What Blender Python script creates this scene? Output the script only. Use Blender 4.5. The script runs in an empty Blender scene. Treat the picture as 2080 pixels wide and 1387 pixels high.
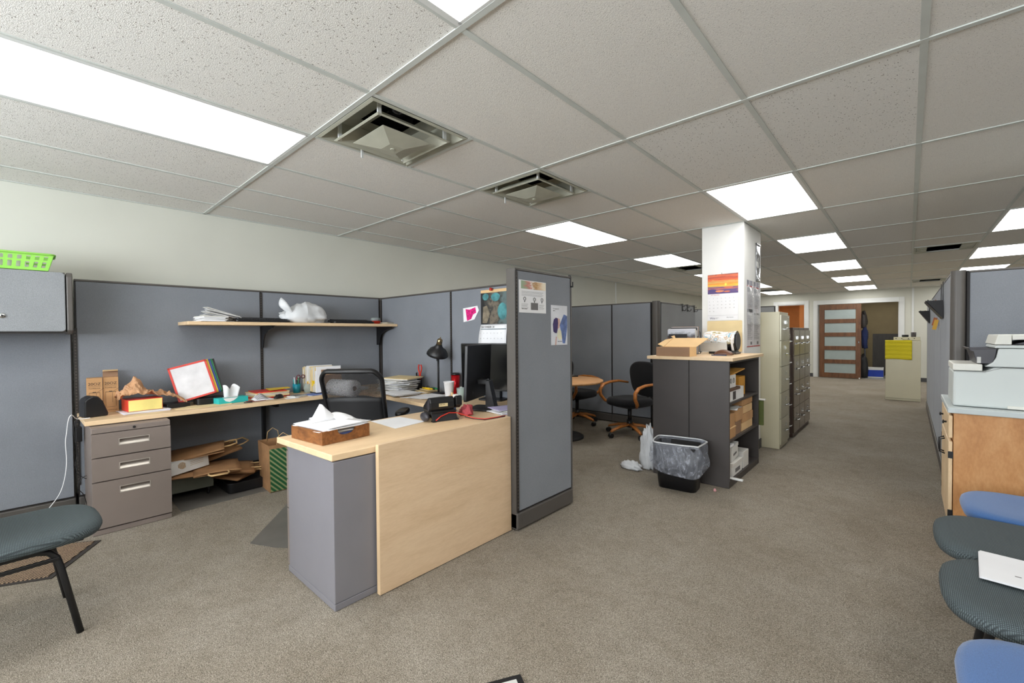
import bpy, math, random
from mathutils import Vector, Matrix
random.seed(7)
PI=math.pi
S=bpy.context.scene
C=S.collection
# ---------------------------------------------------------------- camera
CAM=(0,0,1.26); CE=2.3446; FPX=885.52
yaw,pitch,roll=.738,-.01645,-.0081
fw=Vector((-math.sin(yaw)*math.cos(pitch),math.cos(yaw)*math.cos(pitch),math.sin(pitch)))
rt=Vector((math.cos(yaw),math.sin(yaw),0)); up=rt.cross(fw)
r2=rt*math.cos(roll)+up*math.sin(roll); u2=-rt*math.sin(roll)+up*math.cos(roll)
cd=bpy.data.cameras.new('camera'); cam=bpy.data.objects.new('camera',cd); C.objects.link(cam)
m=Matrix.Identity(4)
for i in range(3): m[i][0]=r2[i]; m[i][1]=u2[i]; m[i][2]=-fw[i]; m[i][3]=CAM[i]
cam.matrix_world=m
cd.sensor_width=36; cd.lens=36*FPX/2080; cd.clip_start=.05
S.camera=cam
# ---------------------------------------------------------------- light and exposure
w=bpy.data.worlds.new('world'); S.world=w; w.use_nodes=True
bgn=w.node_tree.nodes['Background']; bgn.inputs[0].default_value=(.75,.85,1,1); bgn.inputs[1].default_value=.6
S.view_settings.view_transform='Standard'; S.view_settings.look='None'
S.view_settings.gamma=1; S.view_settings.exposure=-0.06
S.view_settings.use_curve_mapping=False
LAMP=7.6            # radiance of every fluorescent troffer lens
wl=bpy.data.lights.new('daylight','AREA'); wl.shape='RECTANGLE'; wl.size=4.6; wl.size_y=1.3; wl.energy=420; wl.color=(.90,.95,1)
wlo=bpy.data.objects.new('daylight',wl); C.objects.link(wlo); wlo.location=(-1.2,-2.9,1.6); wlo.rotation_euler=(PI/2+.75,0,0)
# ---------------------------------------------------------------- helpers
def ray(u,v): return fw+r2*((u-1040)/FPX)-u2*((v-693.5)/FPX)
def onz(u,v,z):
    d=ray(u,v); return Vector(CAM)+d*((z-CAM[2])/d.z)
def onx(u,v,x):
    d=ray(u,v); return Vector(CAM)+d*(x/d.x)
def ony(u,v,y):
    d=ray(u,v); return Vector(CAM)+d*(y/d.y)
def lin(c):
    return tuple(((x/255)/12.92 if x/255<=.04045 else ((x/255+.055)/1.055)**2.4) for x in c[:3])+(1,)
class N:
    def __init__(s,name):
        s.m=bpy.data.materials.new(name); s.m.use_nodes=True; s.t=s.m.node_tree; s.b=s.t.nodes['Principled BSDF']
    def n(s,ty,**k):
        x=s.t.nodes.new(ty)
        for a,b in k.items():
            if a.startswith('i_'):
                key=a[2:]; key=int(key) if key.isdigit() else key.replace('_',' ')
                x.inputs[key].default_value=b
            else: setattr(x,a,b)
        return x
    def l(s,a,b): s.t.links.new(a,b)
    def co(s,kind='Object',scale=(1,1,1),rot=(0,0,0)):
        if kind=='World': src=s.n('ShaderNodeNewGeometry').outputs['Position']
        else: src=s.n('ShaderNodeTexCoord').outputs[kind]
        mp=s.n('ShaderNodeMapping'); mp.inputs['Scale'].default_value=scale; mp.inputs['Rotation'].default_value=rot
        s.l(src,mp.inputs[0]); return mp.outputs[0]
    def noise(s,co,scale=5,detail=2,rough=.5,dist=0):
        x=s.n('ShaderNodeTexNoise'); x.inputs['Scale'].default_value=scale; x.inputs['Detail'].default_value=detail
        x.inputs['Roughness'].default_value=rough; x.inputs['Distortion'].default_value=dist; s.l(co,x.inputs['Vector']); return x.outputs['Fac']
    def ramp(s,fac,stops,interp='LINEAR'):
        x=s.n('ShaderNodeValToRGB'); e=x.color_ramp.elements; x.color_ramp.interpolation=interp
        while len(e)<len(stops): e.new(.5)
        for k,(p,c) in enumerate(stops): e[k].position=p; e[k].color=c if len(c)==4 else lin(c)
        s.l(fac,x.inputs[0]); return x.outputs[0]
    def bump(s,h,strength=.3,dist=.002):
        x=s.n('ShaderNodeBump'); x.inputs['Strength'].default_value=strength; x.inputs['Distance'].default_value=dist
        s.l(h,x.inputs['Height']); s.l(x.outputs[0],s.b.inputs['Normal'])
    def mix(s,f,a,b,mode='MIX'):
        x=s.n('ShaderNodeMix',data_type='RGBA',blend_type=mode)
        for i,v in ((0,f),(6,a),(7,b)):
            if hasattr(v,'is_output'): s.l(v,x.inputs[i])
            else: x.inputs[i].default_value=v
        return x.outputs[2]
def mat(name,c,rough=.5,metal=0,var=.06,vs=6,bs=0,bscale=200,spec=.5,alpha=1,trans=0,sheen=0,coat=0):
    """plain procedural material: colour with faint mottling and optional fine bump"""
    q=N(name); b=q.b
    co=q.co('Object'); f=q.noise(co,vs,3)
    a=lin(tuple(max(0,x*(1-var)) for x in c)); z=lin(tuple(min(255,x*(1+var)) for x in c))
    q.l(q.ramp(f,[(.3,a),(.7,z)]),b.inputs['Base Color'])
    b.inputs['Roughness'].default_value=rough; b.inputs['Metallic'].default_value=metal
    b.inputs['Specular IOR Level'].default_value=spec
    if bs: q.bump(q.noise(co,bscale,2),bs,.001)
    if alpha<1: b.inputs['Alpha'].default_value=alpha
    if trans: b.inputs['Transmission Weight'].default_value=trans
    if sheen: b.inputs['Sheen Weight'].default_value=sheen
    if coat: b.inputs['Coat Weight'].default_value=coat
    return q.m
def emit(name,c,st):
    q=N(name); q.b.inputs['Base Color'].default_value=(.8,.8,.8,1)
    q.b.inputs['Emission Color'].default_value=c; q.b.inputs['Emission Strength'].default_value=st
    return q.m
# ---- mesh builder
I4=Matrix.Identity(4)
def T(x=0,y=0,z=0): return Matrix.Translation((x,y,z))
def RZ(a): return Matrix.Rotation(a,4,'Z')
def RX(a): return Matrix.Rotation(a,4,'X')
def RY(a): return Matrix.Rotation(a,4,'Y')
class B:
    def __init__(s): s.v=[];s.f=[];s.mi=[];s.sm=[];s.st=[]
    def add(s,vs,fs,M=None,m=0,sm=False):
        o=len(s.v); M=M or I4; s.st.append(o)
        s.v+= [tuple(M@Vector(p)) for p in vs]
        for f in fs: s.f.append([o+i for i in f]); s.mi.append(m); s.sm.append(sm)
        return s
    def box(s,x0,x1,y0,y1,z0,z1,M=None,m=0):
        vs=[(x0,y0,z0),(x1,y0,z0),(x1,y1,z0),(x0,y1,z0),(x0,y0,z1),(x1,y0,z1),(x1,y1,z1),(x0,y1,z1)]
        return s.add(vs,[(3,2,1,0),(4,5,6,7),(0,1,5,4),(1,2,6,5),(2,3,7,6),(3,0,4,7)],M,m)
    def prism(s,poly,z0,z1,M=None,m=0,sm=False,top=1.0):
        n=len(poly); vs=[(x,y,z0) for x,y in poly]+[(x*top,y*top,z1) for x,y in poly]
        s.add(vs,[tuple(range(n))[::-1],tuple(range(n,2*n))],M,m)
        o=len(s.v)-2*n
        for i in range(n):
            j=(i+1)%n; s.f.append([o+i,o+j,o+n+j,o+n+i]); s.mi.append(m); s.sm.append(sm)
        return s
    def tube(s,pts,r,n=8,M=None,m=0,closed=False,flat=None):
        P=[Vector(p) for p in pts]; k=len(P); rings=[]; prev=None
        for i in range(k):
            if closed: d=P[(i+1)%k]-P[i-1]
            else: d=P[min(i+1,k-1)]-P[max(i-1,0)]
            d.normalize()
            if prev is None:
                a=Vector((0,0,1)) if abs(d.z)<.9 else Vector((1,0,0))
                prev=d.cross(a).normalized()
            x=(prev-d*prev.dot(d)).normalized(); prev=x; y=d.cross(x)
            ri=r[i] if isinstance(r,(list,tuple)) else r
            fx=flat if flat else 1
            rings.append([P[i]+x*math.cos(2*PI*j/n)*ri+y*math.sin(2*PI*j/n)*ri*fx for j in range(n)])
        vs=[p for q in rings for p in q]; fs=[]
        for i in range(k if closed else k-1):
            a=i*n; b=((i+1)%k)*n
            for j in range(n): fs.append((a+j,a+(j+1)%n,b+(j+1)%n,b+j))
        s.add(vs,fs,M,m,True)
        if not closed:
            o=len(s.v)-len(vs); s.f+=[[o+j for j in range(n)][::-1],[o+(k-1)*n+j for j in range(n)]]; s.mi+=[m,m]; s.sm+=[False,False]
        return s
    def lathe(s,prof,n=24,M=None,m=0,cap=True):
        vs=[(r*math.cos(2*PI*j/n),r*math.sin(2*PI*j/n),z) for r,z in prof for j in range(n)]
        fs=[]
        for i in range(len(prof)-1):
            for j in range(n): fs.append((i*n+j,i*n+(j+1)%n,(i+1)*n+(j+1)%n,(i+1)*n+j))
        s.add(vs,fs,M,m,True)
        if cap:
            o=len(s.v)-len(vs); s.f+=[[o+j for j in range(n)][::-1],[o+(len(prof)-1)*n+j for j in range(n)]]; s.mi+=[m,m]; s.sm+=[False,False]
        return s
    def cyl(s,r,z0,z1,n=20,M=None,m=0): return s.lathe([(r,z0),(r,z1)],n,M,m)
    def grid(s,fn,nu,nv,M=None,m=0,sm=True):
        vs=[fn(i/nu,j/nv) for i in range(nu+1) for j in range(nv+1)]
        fs=[(i*(nv+1)+j,(i+1)*(nv+1)+j,(i+1)*(nv+1)+j+1,i*(nv+1)+j+1) for i in range(nu) for j in range(nv)]
        return s.add(vs,fs,M,m,sm)
    def each(s,name,mats,parent=None,**k):
        # every primitive becomes an object of its own
        out=[]
        for a,b in zip(s.st,s.st[1:]+[len(s.v)]):
            q=B(); q.v=s.v[a:b]
            for f,m,sm in zip(s.f,s.mi,s.sm):
                if a<=f[0]<b: q.f.append([i-a for i in f]); q.mi.append(m); q.sm.append(sm)
            out.append(q.obj(name,mats,parent,**k))
        return out
    def mesh(s,name,mats):
        me=bpy.data.meshes.new(name); me.from_pydata(s.v,[],s.f)
        for q in (mats if isinstance(mats,(list,tuple)) else [mats]): me.materials.append(q)
        me.polygons.foreach_set('material_index',s.mi); me.polygons.foreach_set('use_smooth',s.sm); me.update(); return me
    def obj(s,name,mats,parent=None,bev=0,solid=0,sub=0,seg=2,label=None):
        o=bpy.data.objects.new(name,s.mesh(name,mats)); C.objects.link(o)
        if parent: o.parent=parent
        if solid:
            md=o.modifiers.new('s','SOLIDIFY'); md.thickness=solid; md.offset=0
        if bev:
            md=o.modifiers.new('b','BEVEL'); md.width=bev; md.segments=seg; md.limit_method='ANGLE'; md.angle_limit=.6; md.harden_normals=False
        if sub:
            md=o.modifiers.new('u','SUBSURF'); md.levels=sub; md.render_levels=sub
        if label: o['label']=label
        return o
def rrect(w,h,r,n=7,cx=0,cy=0):
    out=[]
    for k,(sx,sy) in enumerate(((1,1),(-1,1),(-1,-1),(1,-1))):
        for i in range(n+1):
            a=PI/2*(k+i/n); out.append((cx+sx*(w/2-r)+r*math.cos(a),cy+sy*(h/2-r)+r*math.sin(a)))
    return out
def thing(name,label,cat,loc=(0,0,0),rz=0,group=None):
    o=bpy.data.objects.new(name,None); C.objects.link(o); o.location=loc; o.rotation_euler=(0,0,rz); o.empty_display_size=.05
    o['label']=label; o['category']=cat
    if group: o['group']=group
    return o
def tag(o,label,cat,group=None,kind=None):
    o['label']=label; o['category']=cat
    if group: o['group']=group
    if kind: o['kind']=kind
    return o
def struct(o): o['kind']='structure'; return o
def copy_tree(root,loc,rz,label,group=None):
    r=root.copy(); C.objects.link(r); r.location=loc; r.rotation_euler=(0,0,rz); r['label']=label
    if group: r['group']=group
    def rec(a,b):
        for ch in [x for x in bpy.data.objects if x.parent==a]:
            c=ch.copy(); C.objects.link(c); c.parent=b; rec(ch,c)
    rec(root,r); return r
FX=Matrix(((0,0,1,0),(1,0,0,0),(0,1,0,0),(0,0,0,1)))   # text frame facing +x, reading towards +y
FY=Matrix(((1,0,0,0),(0,0,-1,0),(0,1,0,0),(0,0,0,1)))  # text frame facing -y, reading towards +x
def text(s,size,m,parent,M,name='lettering',align='LEFT',ex=.0002,sp=1.0,shear=0):
    cu=bpy.data.curves.new(name,'FONT'); cu.body=s; cu.size=size; cu.extrude=ex; cu.align_x=align; cu.space_character=sp; cu.shear=shear; cu.resolution_u=3
    tmp=bpy.data.objects.new('tmp',cu); C.objects.link(tmp)
    dg=bpy.context.evaluated_depsgraph_get(); dg.update()
    me=bpy.data.meshes.new_from_object(tmp.evaluated_get(dg)); bpy.data.objects.remove(tmp)
    me.materials.clear(); me.materials.append(m); me.name=name
    o=bpy.data.objects.new(name,me); C.objects.link(o); o.parent=parent; o.matrix_local=M; return o
# ---------------------------------------------------------------- materials
def carpet():
    q=N('carpet'); co=q.co('World')
    a=q.noise(co,230,2,.6); v=q.n('ShaderNodeTexVoronoi'); v.inputs['Scale'].default_value=190; q.l(co,v.inputs['Vector'])
    big=q.noise(co,1.6,3); st=q.noise(co,9,2,.5,1)
    c=q.ramp(a,[(.33,(92,85,76)),(.46,(142,134,122)),(.56,(160,152,139)),(.68,(206,197,183))])
    c=q.mix(.35,c,q.ramp(v.outputs['Color'],[(.1,(88,82,73)),(.9,(186,177,163))]))
    c=q.mix(1,c,q.ramp(big,[(.3,(236,233,228)),(.7,(255,255,255))]),'MULTIPLY')
    c=q.mix(1,c,q.ramp(st,[(.3,(243,242,240)),(.6,(255,255,255))]),'MULTIPLY')
    q.l(c,q.b.inputs['Base Color']); q.b.inputs['Roughness'].default_value=.95; q.b.inputs['Specular IOR Level'].default_value=.1
    q.bump(a,.8,.006); return q.m
def tilemat(name,base,fissure):
    q=N(name); co=q.co('World'); n=q.noise(co,260,3,.6)
    c=q.ramp(n,[(.35,tuple(x*.955 for x in base)),(.6,base)])
    def dashes(sc,rot,t0,t1):
        cc=q.co('World',sc,rot); wv=q.n('ShaderNodeTexVoronoi'); wv.inputs['Scale'].default_value=1; wv.inputs['Randomness'].default_value=1
        q.l(cc,wv.inputs['Vector']); return q.ramp(wv.outputs['Distance'],[(t0,(0,0,0,1)),(t1,(1,1,1,1))])
    if fissure:
        masks=[dashes((85,27,1),(0,0,.5),.105,.13),dashes((27,85,1),(0,0,.2),.095,.12),dashes((60,30,1),(0,0,1.2),.06,.08),dashes((110,110,1),(0,0,0),.08,.12)]
        dark=(116,106,96)
    else:
        masks=[dashes((120,80,1),(0,0,.4),.08,.15),dashes((60,60,1),(0,0,0),.05,.08)]
        dark=(160,156,148)
    for k in masks: c=q.mix(k,lin(dark),c)
    q.l(c,q.b.inputs['Base Color']); q.b.inputs['Roughness'].default_value=.95; q.b.inputs['Specular IOR Level'].default_value=.15
    h=n
    for k in masks[:2]:
        mm=q.n('ShaderNodeMath',operation='MINIMUM'); q.l(h,mm.inputs[0]); q.l(k,mm.inputs[1]); h=mm.outputs[0]
    q.bump(h,.7,.003); return q.m
def wood(name,c1,c2,c3,sc=(1.2,14,14),rough=.45,rot=(0,0,0),coord='Object',fig=6,bold=1):
    q=N(name); co=q.co(coord,sc,rot); a=q.noise(co,2.2,5,.6,.8); b=q.noise(q.co(coord,tuple(x*5 for x in sc),rot),6,2)
    c=q.ramp(a,[(.3,c1),(.5,c2),(.72,c3)]); c=q.mix(.22*bold,c,q.ramp(b,[(.4,c1),(.6,c3)]))
    q.l(c,q.b.inputs['Base Color']); q.b.inputs['Roughness'].default_value=rough; q.bump(b,.05,.001); return q.m
def fabric(name,c,sc=420,var=.10,rough=.9,sheen=.2,b=.5):
    q=N(name); co=q.co('Object'); n=q.noise(co,sc,2,.6); l=q.noise(co,2.5,3)
    x=q.ramp(n,[(.35,tuple(k*(1-var) for k in c)),(.65,tuple(min(255,k*(1+var)) for k in c))])
    x=q.mix(1,x,q.ramp(l,[(.3,(240,240,240)),(.7,(255,255,255))]),'MULTIPLY')
    q.l(x,q.b.inputs['Base Color']); q.b.inputs['Roughness'].default_value=rough; q.b.inputs['Sheen Weight'].default_value=sheen
    q.b.inputs['Specular IOR Level'].default_value=.2; q.bump(n,b,.001); return q.m
def knit(name,c1,c2,sc=(170,170,170)):
    q=N(name); co=q.co('Object'); wv=q.n('ShaderNodeTexWave',wave_type='BANDS',bands_direction='X'); wv.inputs['Scale'].default_value=75; wv.inputs['Distortion'].default_value=.6; wv.inputs['Detail Scale'].default_value=3
    q.l(co,wv.inputs['Vector']); w2=q.n('ShaderNodeTexWave',wave_type='BANDS',bands_direction='Y'); w2.inputs['Scale'].default_value=75; q.l(co,w2.inputs['Vector'])
    mm=q.n('ShaderNodeMath',operation='MULTIPLY'); q.l(wv.outputs['Fac'],mm.inputs[0]); q.l(w2.outputs['Fac'],mm.inputs[1])
    q.l(q.ramp(mm.outputs[0],[(.05,c1),(.6,c2)]),q.b.inputs['Base Color']); q.b.inputs['Roughness'].default_value=.85; q.bump(mm.outputs[0],.5,.002); return q.m
M_carpet=carpet()
M_tileF=tilemat('fissured_ceiling_tile',(243,241,236),True)
M_tileP=tilemat('pinhole_ceiling_tile',(240,237,231),False)
M_grid=mat('painted_grid_metal',(205,209,204),.5,var=.02)
M_wall=mat('wall_paint',(211,211,200),.85,var=.015,vs=1.5,bs=.15,bscale=300)
M_white=mat('white_paint',(232,232,229),.6,var=.01)
M_trimw=mat('white_trim',(226,228,226),.5,var=.01)
M_dkbase=mat('dark_baseboard',(70,70,74),.6)
M_lamp=emit('troffer_lens',(1,.99,.965,1),LAMP)
M_fab=fabric('partition_fabric',(132,136,143))
M_fab2=fabric('partition_fabric_grey',(147,148,148))
M_brown=mat('partition_trim',(84,80,76),.45,var=.04)
M_slot=mat('slotted_track',(40,36,34),.5)
M_dash=mat('slot_dash',(78,72,66),.5)  # brown dashes marking the slots of the track
M_maple=wood('maple_laminate',(222,190,148),(230,200,160),(236,208,170),(10,1.0,10),.4)
M_mapleX=wood('maple_laminate_board',(210,180,144),(222,193,158),(229,202,168),(4,.8,5),.45,(0.25,0,0))
M_edge=mat('maple_edge',(222,192,152),.45,var=.03)
M_greige=mat('greige_steel',(136,124,117),.42,var=.015,metal=.15)
M_greige2=mat('grey_steel_side',(134,132,138),.42,var=.015,metal=.1)
M_handle=mat('brushed_handle',(188,180,170),.35,metal=.4)
M_dark=mat('dark_recess',(28,26,26),.7)
M_black=mat('black_plastic',(24,24,26),.38,var=.1)
M_blackm=mat('matte_black',(30,30,32),.6,var=.1)
M_char=mat('charcoal_steel',(68,63,61),.45,var=.03,metal=.1)
M_blackfab=fabric('black_upholstery',(26,26,28),300,.2,.95,.1)
M_knitg=knit('charcoal_knit',(52,60,63),(98,110,113))
M_knitb=fabric('blue_upholstery',(64,102,156),500,.08,.9,.3)
M_honey=wood('honey_oak',(158,92,38),(190,118,56),(206,136,70),(3,20,20),.35)
M_table=wood('table_oak',(190,138,88),(206,154,102),(216,168,118),(2,14,10),.35)
M_tray=wood('tray_wood',(86,48,20),(128,78,36),(160,106,58),(8,20,20),.5)
M_paper=mat('white_paper',(236,236,238),.85,var=.012)
M_paper2=mat('offwhite_paper',(222,220,214),.85,var=.02)
M_manila=mat('manila_folder',(228,206,158),.8,var=.03)
M_kraft=mat('kraft_cardboard',(190,146,100),.85,var=.05,bs=.1)
M_kraftl=mat('kraft_cardboard_light',(222,186,136),.85,var=.03)
M_kraftd=mat('kraft_cardboard_brown',(150,118,92),.85,var=.04)
M_bag=mat('brown_paper_bag',(158,118,80),.85,var=.08,vs=12)
M_bagl=mat('paper_bag_handle',(204,170,120),.85)
M_putty=mat('putty_steel',(190,184,158),.35,var=.01,metal=.05)
M_puttyf=mat('putty_drawer',(172,168,146),.25,var=.01,metal=.1)
M_brst=mat('brown_steel',(112,100,88),.2,var=.03,metal=.55)
M_brst2=mat('dark_brown_steel',(74,56,48),.35,var=.03,metal=.2)
M_chrome=mat('chrome',(210,212,214),.12,metal=1,var=.01)
M_red=mat('red_plastic',(206,56,42),.4)
M_yel=mat('yellow_plastic',(238,200,40),.4)
M_blu=mat('blue_plastic',(38,78,176),.4)
M_grn=mat('green_plastic',(18,140,84),.4)
M_lime=mat('lime_plastic',(146,212,88),.4,var=.02)
M_ink=mat('black_ink',(36,34,36),.8)
M_inkg=mat('grey_ink',(120,118,118),.8)
M_navy=mat('navy_ink',(34,30,84),.8)
M_teal=mat('teal_print',(42,178,176),.6)
M_clear=N('thin_clear_film'); M_clear.b.inputs['Base Color'].default_value=(.85,.87,.9,1); M_clear.b.inputs['Roughness'].default_value=.18; M_clear.b.inputs['Alpha'].default_value=.28; M_clear=M_clear.m
M_film=mat('white_plastic_film',(226,228,230),.4,alpha=.82)
M_printer=mat('printer_plastic',(206,212,210),.5,var=.006)
M_pring=mat('printer_light',(226,226,218),.5,var=.006)
M_printd=mat('printer_dark',(52,50,56),.4)
M_lamgrey=mat('grey_laminate',(196,204,204),.4,var=.02)
M_ply=wood('birch_plywood',(168,112,62),(196,140,86),(214,164,112),(3,1.5,1.2),.5,bold=.6)
M_pine=wood('pine_face',(214,182,140),(226,198,158),(234,208,172),(10,3,1.5),.5)
M_door=wood('walnut_door',(78,48,28),(106,68,40),(128,86,54),(8,8,1.2),.4)
M_frost=mat('frosted_glass',(158,170,168),.25,var=.02)
M_glass=N('clear_glass'); M_glass.b.inputs['Base Color'].default_value=(.95,.97,.98,1); M_glass.b.inputs['Roughness'].default_value=.03; M_glass.b.inputs['Alpha'].default_value=.12; M_glass=M_glass.m
M_orange=mat('orange_wall',(206,140,80),.85,var=.02)
M_tan=mat('closet_tan_wall',(158,142,108),.85,var=.02)
M_panel=wood('dark_panel',(48,44,40),(58,54,50),(66,62,56),(9,9,1),.5)
M_vent=mat('vent_enamel',(176,176,160),.5,var=.05)
M_duct=mat('duct_metal',(96,98,104),.25,metal=.8)
M_green=mat('olive_file',(86,96,44),.7)
M_towel=mat('yellow_towel',(222,204,44),.95,var=.1,vs=18,bs=.6,bscale=90)
M_ghost=mat('pale_grey_plastic',(196,196,192),.5)
M_mat1=mat('grey_vinyl_mat',(106,103,98),.5,var=.05)
M_pink=mat('pink_marker',(208,24,116),.7,var=.25,vs=60)
M_jar=mat('jar_glass',(190,205,200),.1,alpha=.4)
# ================================================================ THE ROOM
XL,XR,YF,YB=-4.612,4.3,-2.62,14.8
GX,GY,TW,TL=-1.1805,1.0399,.6096,1.2192
fl=struct(B().box(XL-.1,XR+.1,YF-.1,YB+.12,-.1,0).obj('floor',M_carpet))
struct(B().box(XL-.12,XL,YF-.1,YB+.1,0,CE+.25).obj('wall_left',M_wall))
struct(B().box(XR,XR+.12,YF-.1,YB+.1,0,CE+.25).obj('wall_right',M_wall))
# wall behind the camera, with a wide window
wf=B(); wf.box(XL,XR,YF-.12,YF,0,.9); wf.box(XL,XR,YF-.12,YF,2.25,CE+.25); wf.box(XL,-3.6,YF-.12,YF,.9,2.25); wf.box(1.2,XR,YF-.12,YF,.9,2.25)
struct(wf.obj('wall_front',M_wall))
wo=struct(B().box(-3.6,-3.54,YF-.1,YF-.02,.9,2.25).box(1.14,1.2,YF-.1,YF-.02,.9,2.25).box(-3.54,1.14,YF-.1,YF-.02,.9,.96).box(-3.54,1.14,YF-.1,YF-.02,2.19,2.25).box(-1.23,-1.17,YF-.1,YF-.02,.96,2.19).obj('window_1',M_trimw))
for a,b in ((-3.54,-1.23),(-1.17,1.14)):
    B().box(a,b,YF-.065,YF-.06,.96,2.19).obj('pane',M_glass,wo)
# back wall with two openings
O1=(-2.866,-2.183,2.05); O2=(-1.883,-.173,2.03)
bw=B()
for a,b in ((XL,O1[0]),(O1[1],O2[0]),(O2[1],XR)): bw.box(a,b,YB,YB+.12,0,CE+.25)
bw.box(O1[0],O1[1],YB,YB+.12,O1[2],CE+.25); bw.box(O2[0],O2[1],YB,YB+.12,O2[2],CE+.25)
struct(bw.obj('wall_back',M_wall))
for k,(o,t) in enumerate(((O1,.095),(O2,.10))):
    c=B(); c.box(o[0]-t,o[0],YB-.022,YB-.002,0,o[2]+t); c.box(o[1],o[1]+t,YB-.022,YB-.002,0,o[2]+t); c.box(o[0],o[1],YB-.022,YB-.002,o[2],o[2]+t)
    c.box(o[0]-.002,o[0]+.02,YB-.002,YB+.12,0,o[2]); c.box(o[1]-.02,o[1]+.002,YB-.002,YB+.12,0,o[2]); c.box(o[0],o[1],YB-.002,YB+.12,o[2]-.02,o[2]+.002)
    struct(c.obj('trim_%d'%(k+1),M_trimw,bev=.004))
struct(B().box(.06,.10,YB-.012,YB-.001,0,CE-.004).obj('trim_3',M_trimw))
struct(B().box(XL+.001,XL+.01,8.34,8.38,.1,CE-.004).obj('trim_4',M_trimw))
bb=B(); bb.box(-2.085,-1.985,YB-.014,YB-.001,0,.1); bb.box(.0,XR,YB-.014,YB-.001,0,.1); bb.box(XL,-2.97,YB-.014,YB-.001,0,.1)
struct(bb.obj('baseboard_back',M_dkbase))
struct(B().box(XL+.001,XL+.013,YF,YB,0,.1).obj('baseboard_left',M_dkbase))
# rooms behind the two openings
rm=B(); rm.box(-3.6,-2.02,YB+.12,17.2,-.1,0,m=1); rm.box(-3.7,-3.6,YB+.12,17.2,0,CE); rm.box(-3.7,-2.02,17.2,17.3,0,CE); rm.box(-2.03,-1.99,YB+.12,17.2,0,CE); rm.box(-3.7,-2.0,YB+.12,17.3,CE,CE+.1,m=2)
rm.box(-2.6,-2.45,16.6,17.2,0,CE)
struct(rm.obj('wall_orange_room',[M_orange,M_carpet,M_white]))
M_tilefl=mat('closet_floor',(150,148,138),.4)
cl=B(); cl.box(-1.98,.9,YB+.12,17.0,-.1,.0,m=1); cl.box(-1.99,-1.95,YB+.12,17.0,0,CE); cl.box(-1.95,.9,17.0,17.1,0,CE); cl.box(.9,1.0,YB+.12,17.1,0,CE); cl.box(-1.99,1.0,YB+.12,17.1,CE,CE+.1)
cl.box(-1.20,-1.12,16.3,17.0,0,CE)
struct(cl.obj('wall_closet',[M_tan,M_tilefl]))
# ceiling: void slab, then every lay-in tile and tee
ceil=struct(B().box(XL-.1,XR+.1,YF-.1,YB+.1,CE+.26,CE+.36).obj('ceiling',M_dark))
LIT=[(-3,-1),(0,-1),(-3,2),(-3,4),(-3,6),(-3,8),(-3,10),(0,2),(0,4),(0,6),(0,8),(0,10),(3,4),(3,6),(3,8),(3,10),(3,2),(3,-1),(6,4),(6,8),(6,0)]
DIF=[(-2,0,0),(-2,1,0)]                 # square diffusers in the near half of a cell
SLV=[(2,5,1),(2,9,1),(-3,5,0),(-3,9,1)] # slot vents in one half
cells={}
for j in range(-6,9):
    for i in range(-3,12):
        x0,x1=GX+j*TW,GX+(j+1)*TW; y0,y1=GY+i*TL,GY+(i+1)*TL
        x0=max(x0,XL);x1=min(x1,XR);y0=max(y0,YF);y1=min(y1,YB)
        if x1-x0<.05 or y1-y0<.05 or (j,i) in LIT: continue
        half=None
        for a,b,h in DIF+SLV:
            if (a,b)==(j,i): half=h
        if half is not None:
            ym=(y0+y1)/2; (y0,y1)=(ym,y1) if half==0 else (y0,ym)
        fis=(i<0) or (j,i) in ((0,1),(1,1))
        key=(round(x1-x0,3),round(y1-y0,3),fis)
        if key not in cells:
            a,b=key[0]/2-.009,key[1]/2-.009
            cells[key]=B().box(-a,a,-b,b,.004,.018).box(-a-.007,a+.007,-b-.007,b+.007,.010,.018).mesh('ceiling_tile',M_tileF if fis else M_tileP)
        o=bpy.data.objects.new('ceiling_tile',cells[key]); C.objects.link(o); o.parent=ceil; o.location=((x0+x1)/2,(y0+y1)/2,CE)
for j in range(-5,9):
    x=GX+j*TW; B().box(x-.012,x+.012,YF,YB,CE-.001,CE+.004).box(x-.002,x+.002,YF,YB,CE+.004,CE+.03).obj('grid_tee',M_grid,ceil)
for i in range(-2,12):
    y=GY+i*TL; B().box(XL,XR,y-.012,y+.012,CE-.002,CE+.003).obj('grid_tee',M_grid,ceil)
for a,b,h in DIF+SLV:
    y=GY+(b+.5)*TL; B().box(GX+a*TW,GX+(a+1)*TW,y-.012,y+.012,CE-.002,CE+.003).obj('grid_tee',M_grid,ceil)
B().box(XL+.001,XL+.02,YF,YB,CE-.002,CE+.003).box(XL,XR,YB-.02,YB-.001,CE-.002,CE+.003).obj('wall_angle',M_grid,ceil)
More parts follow.
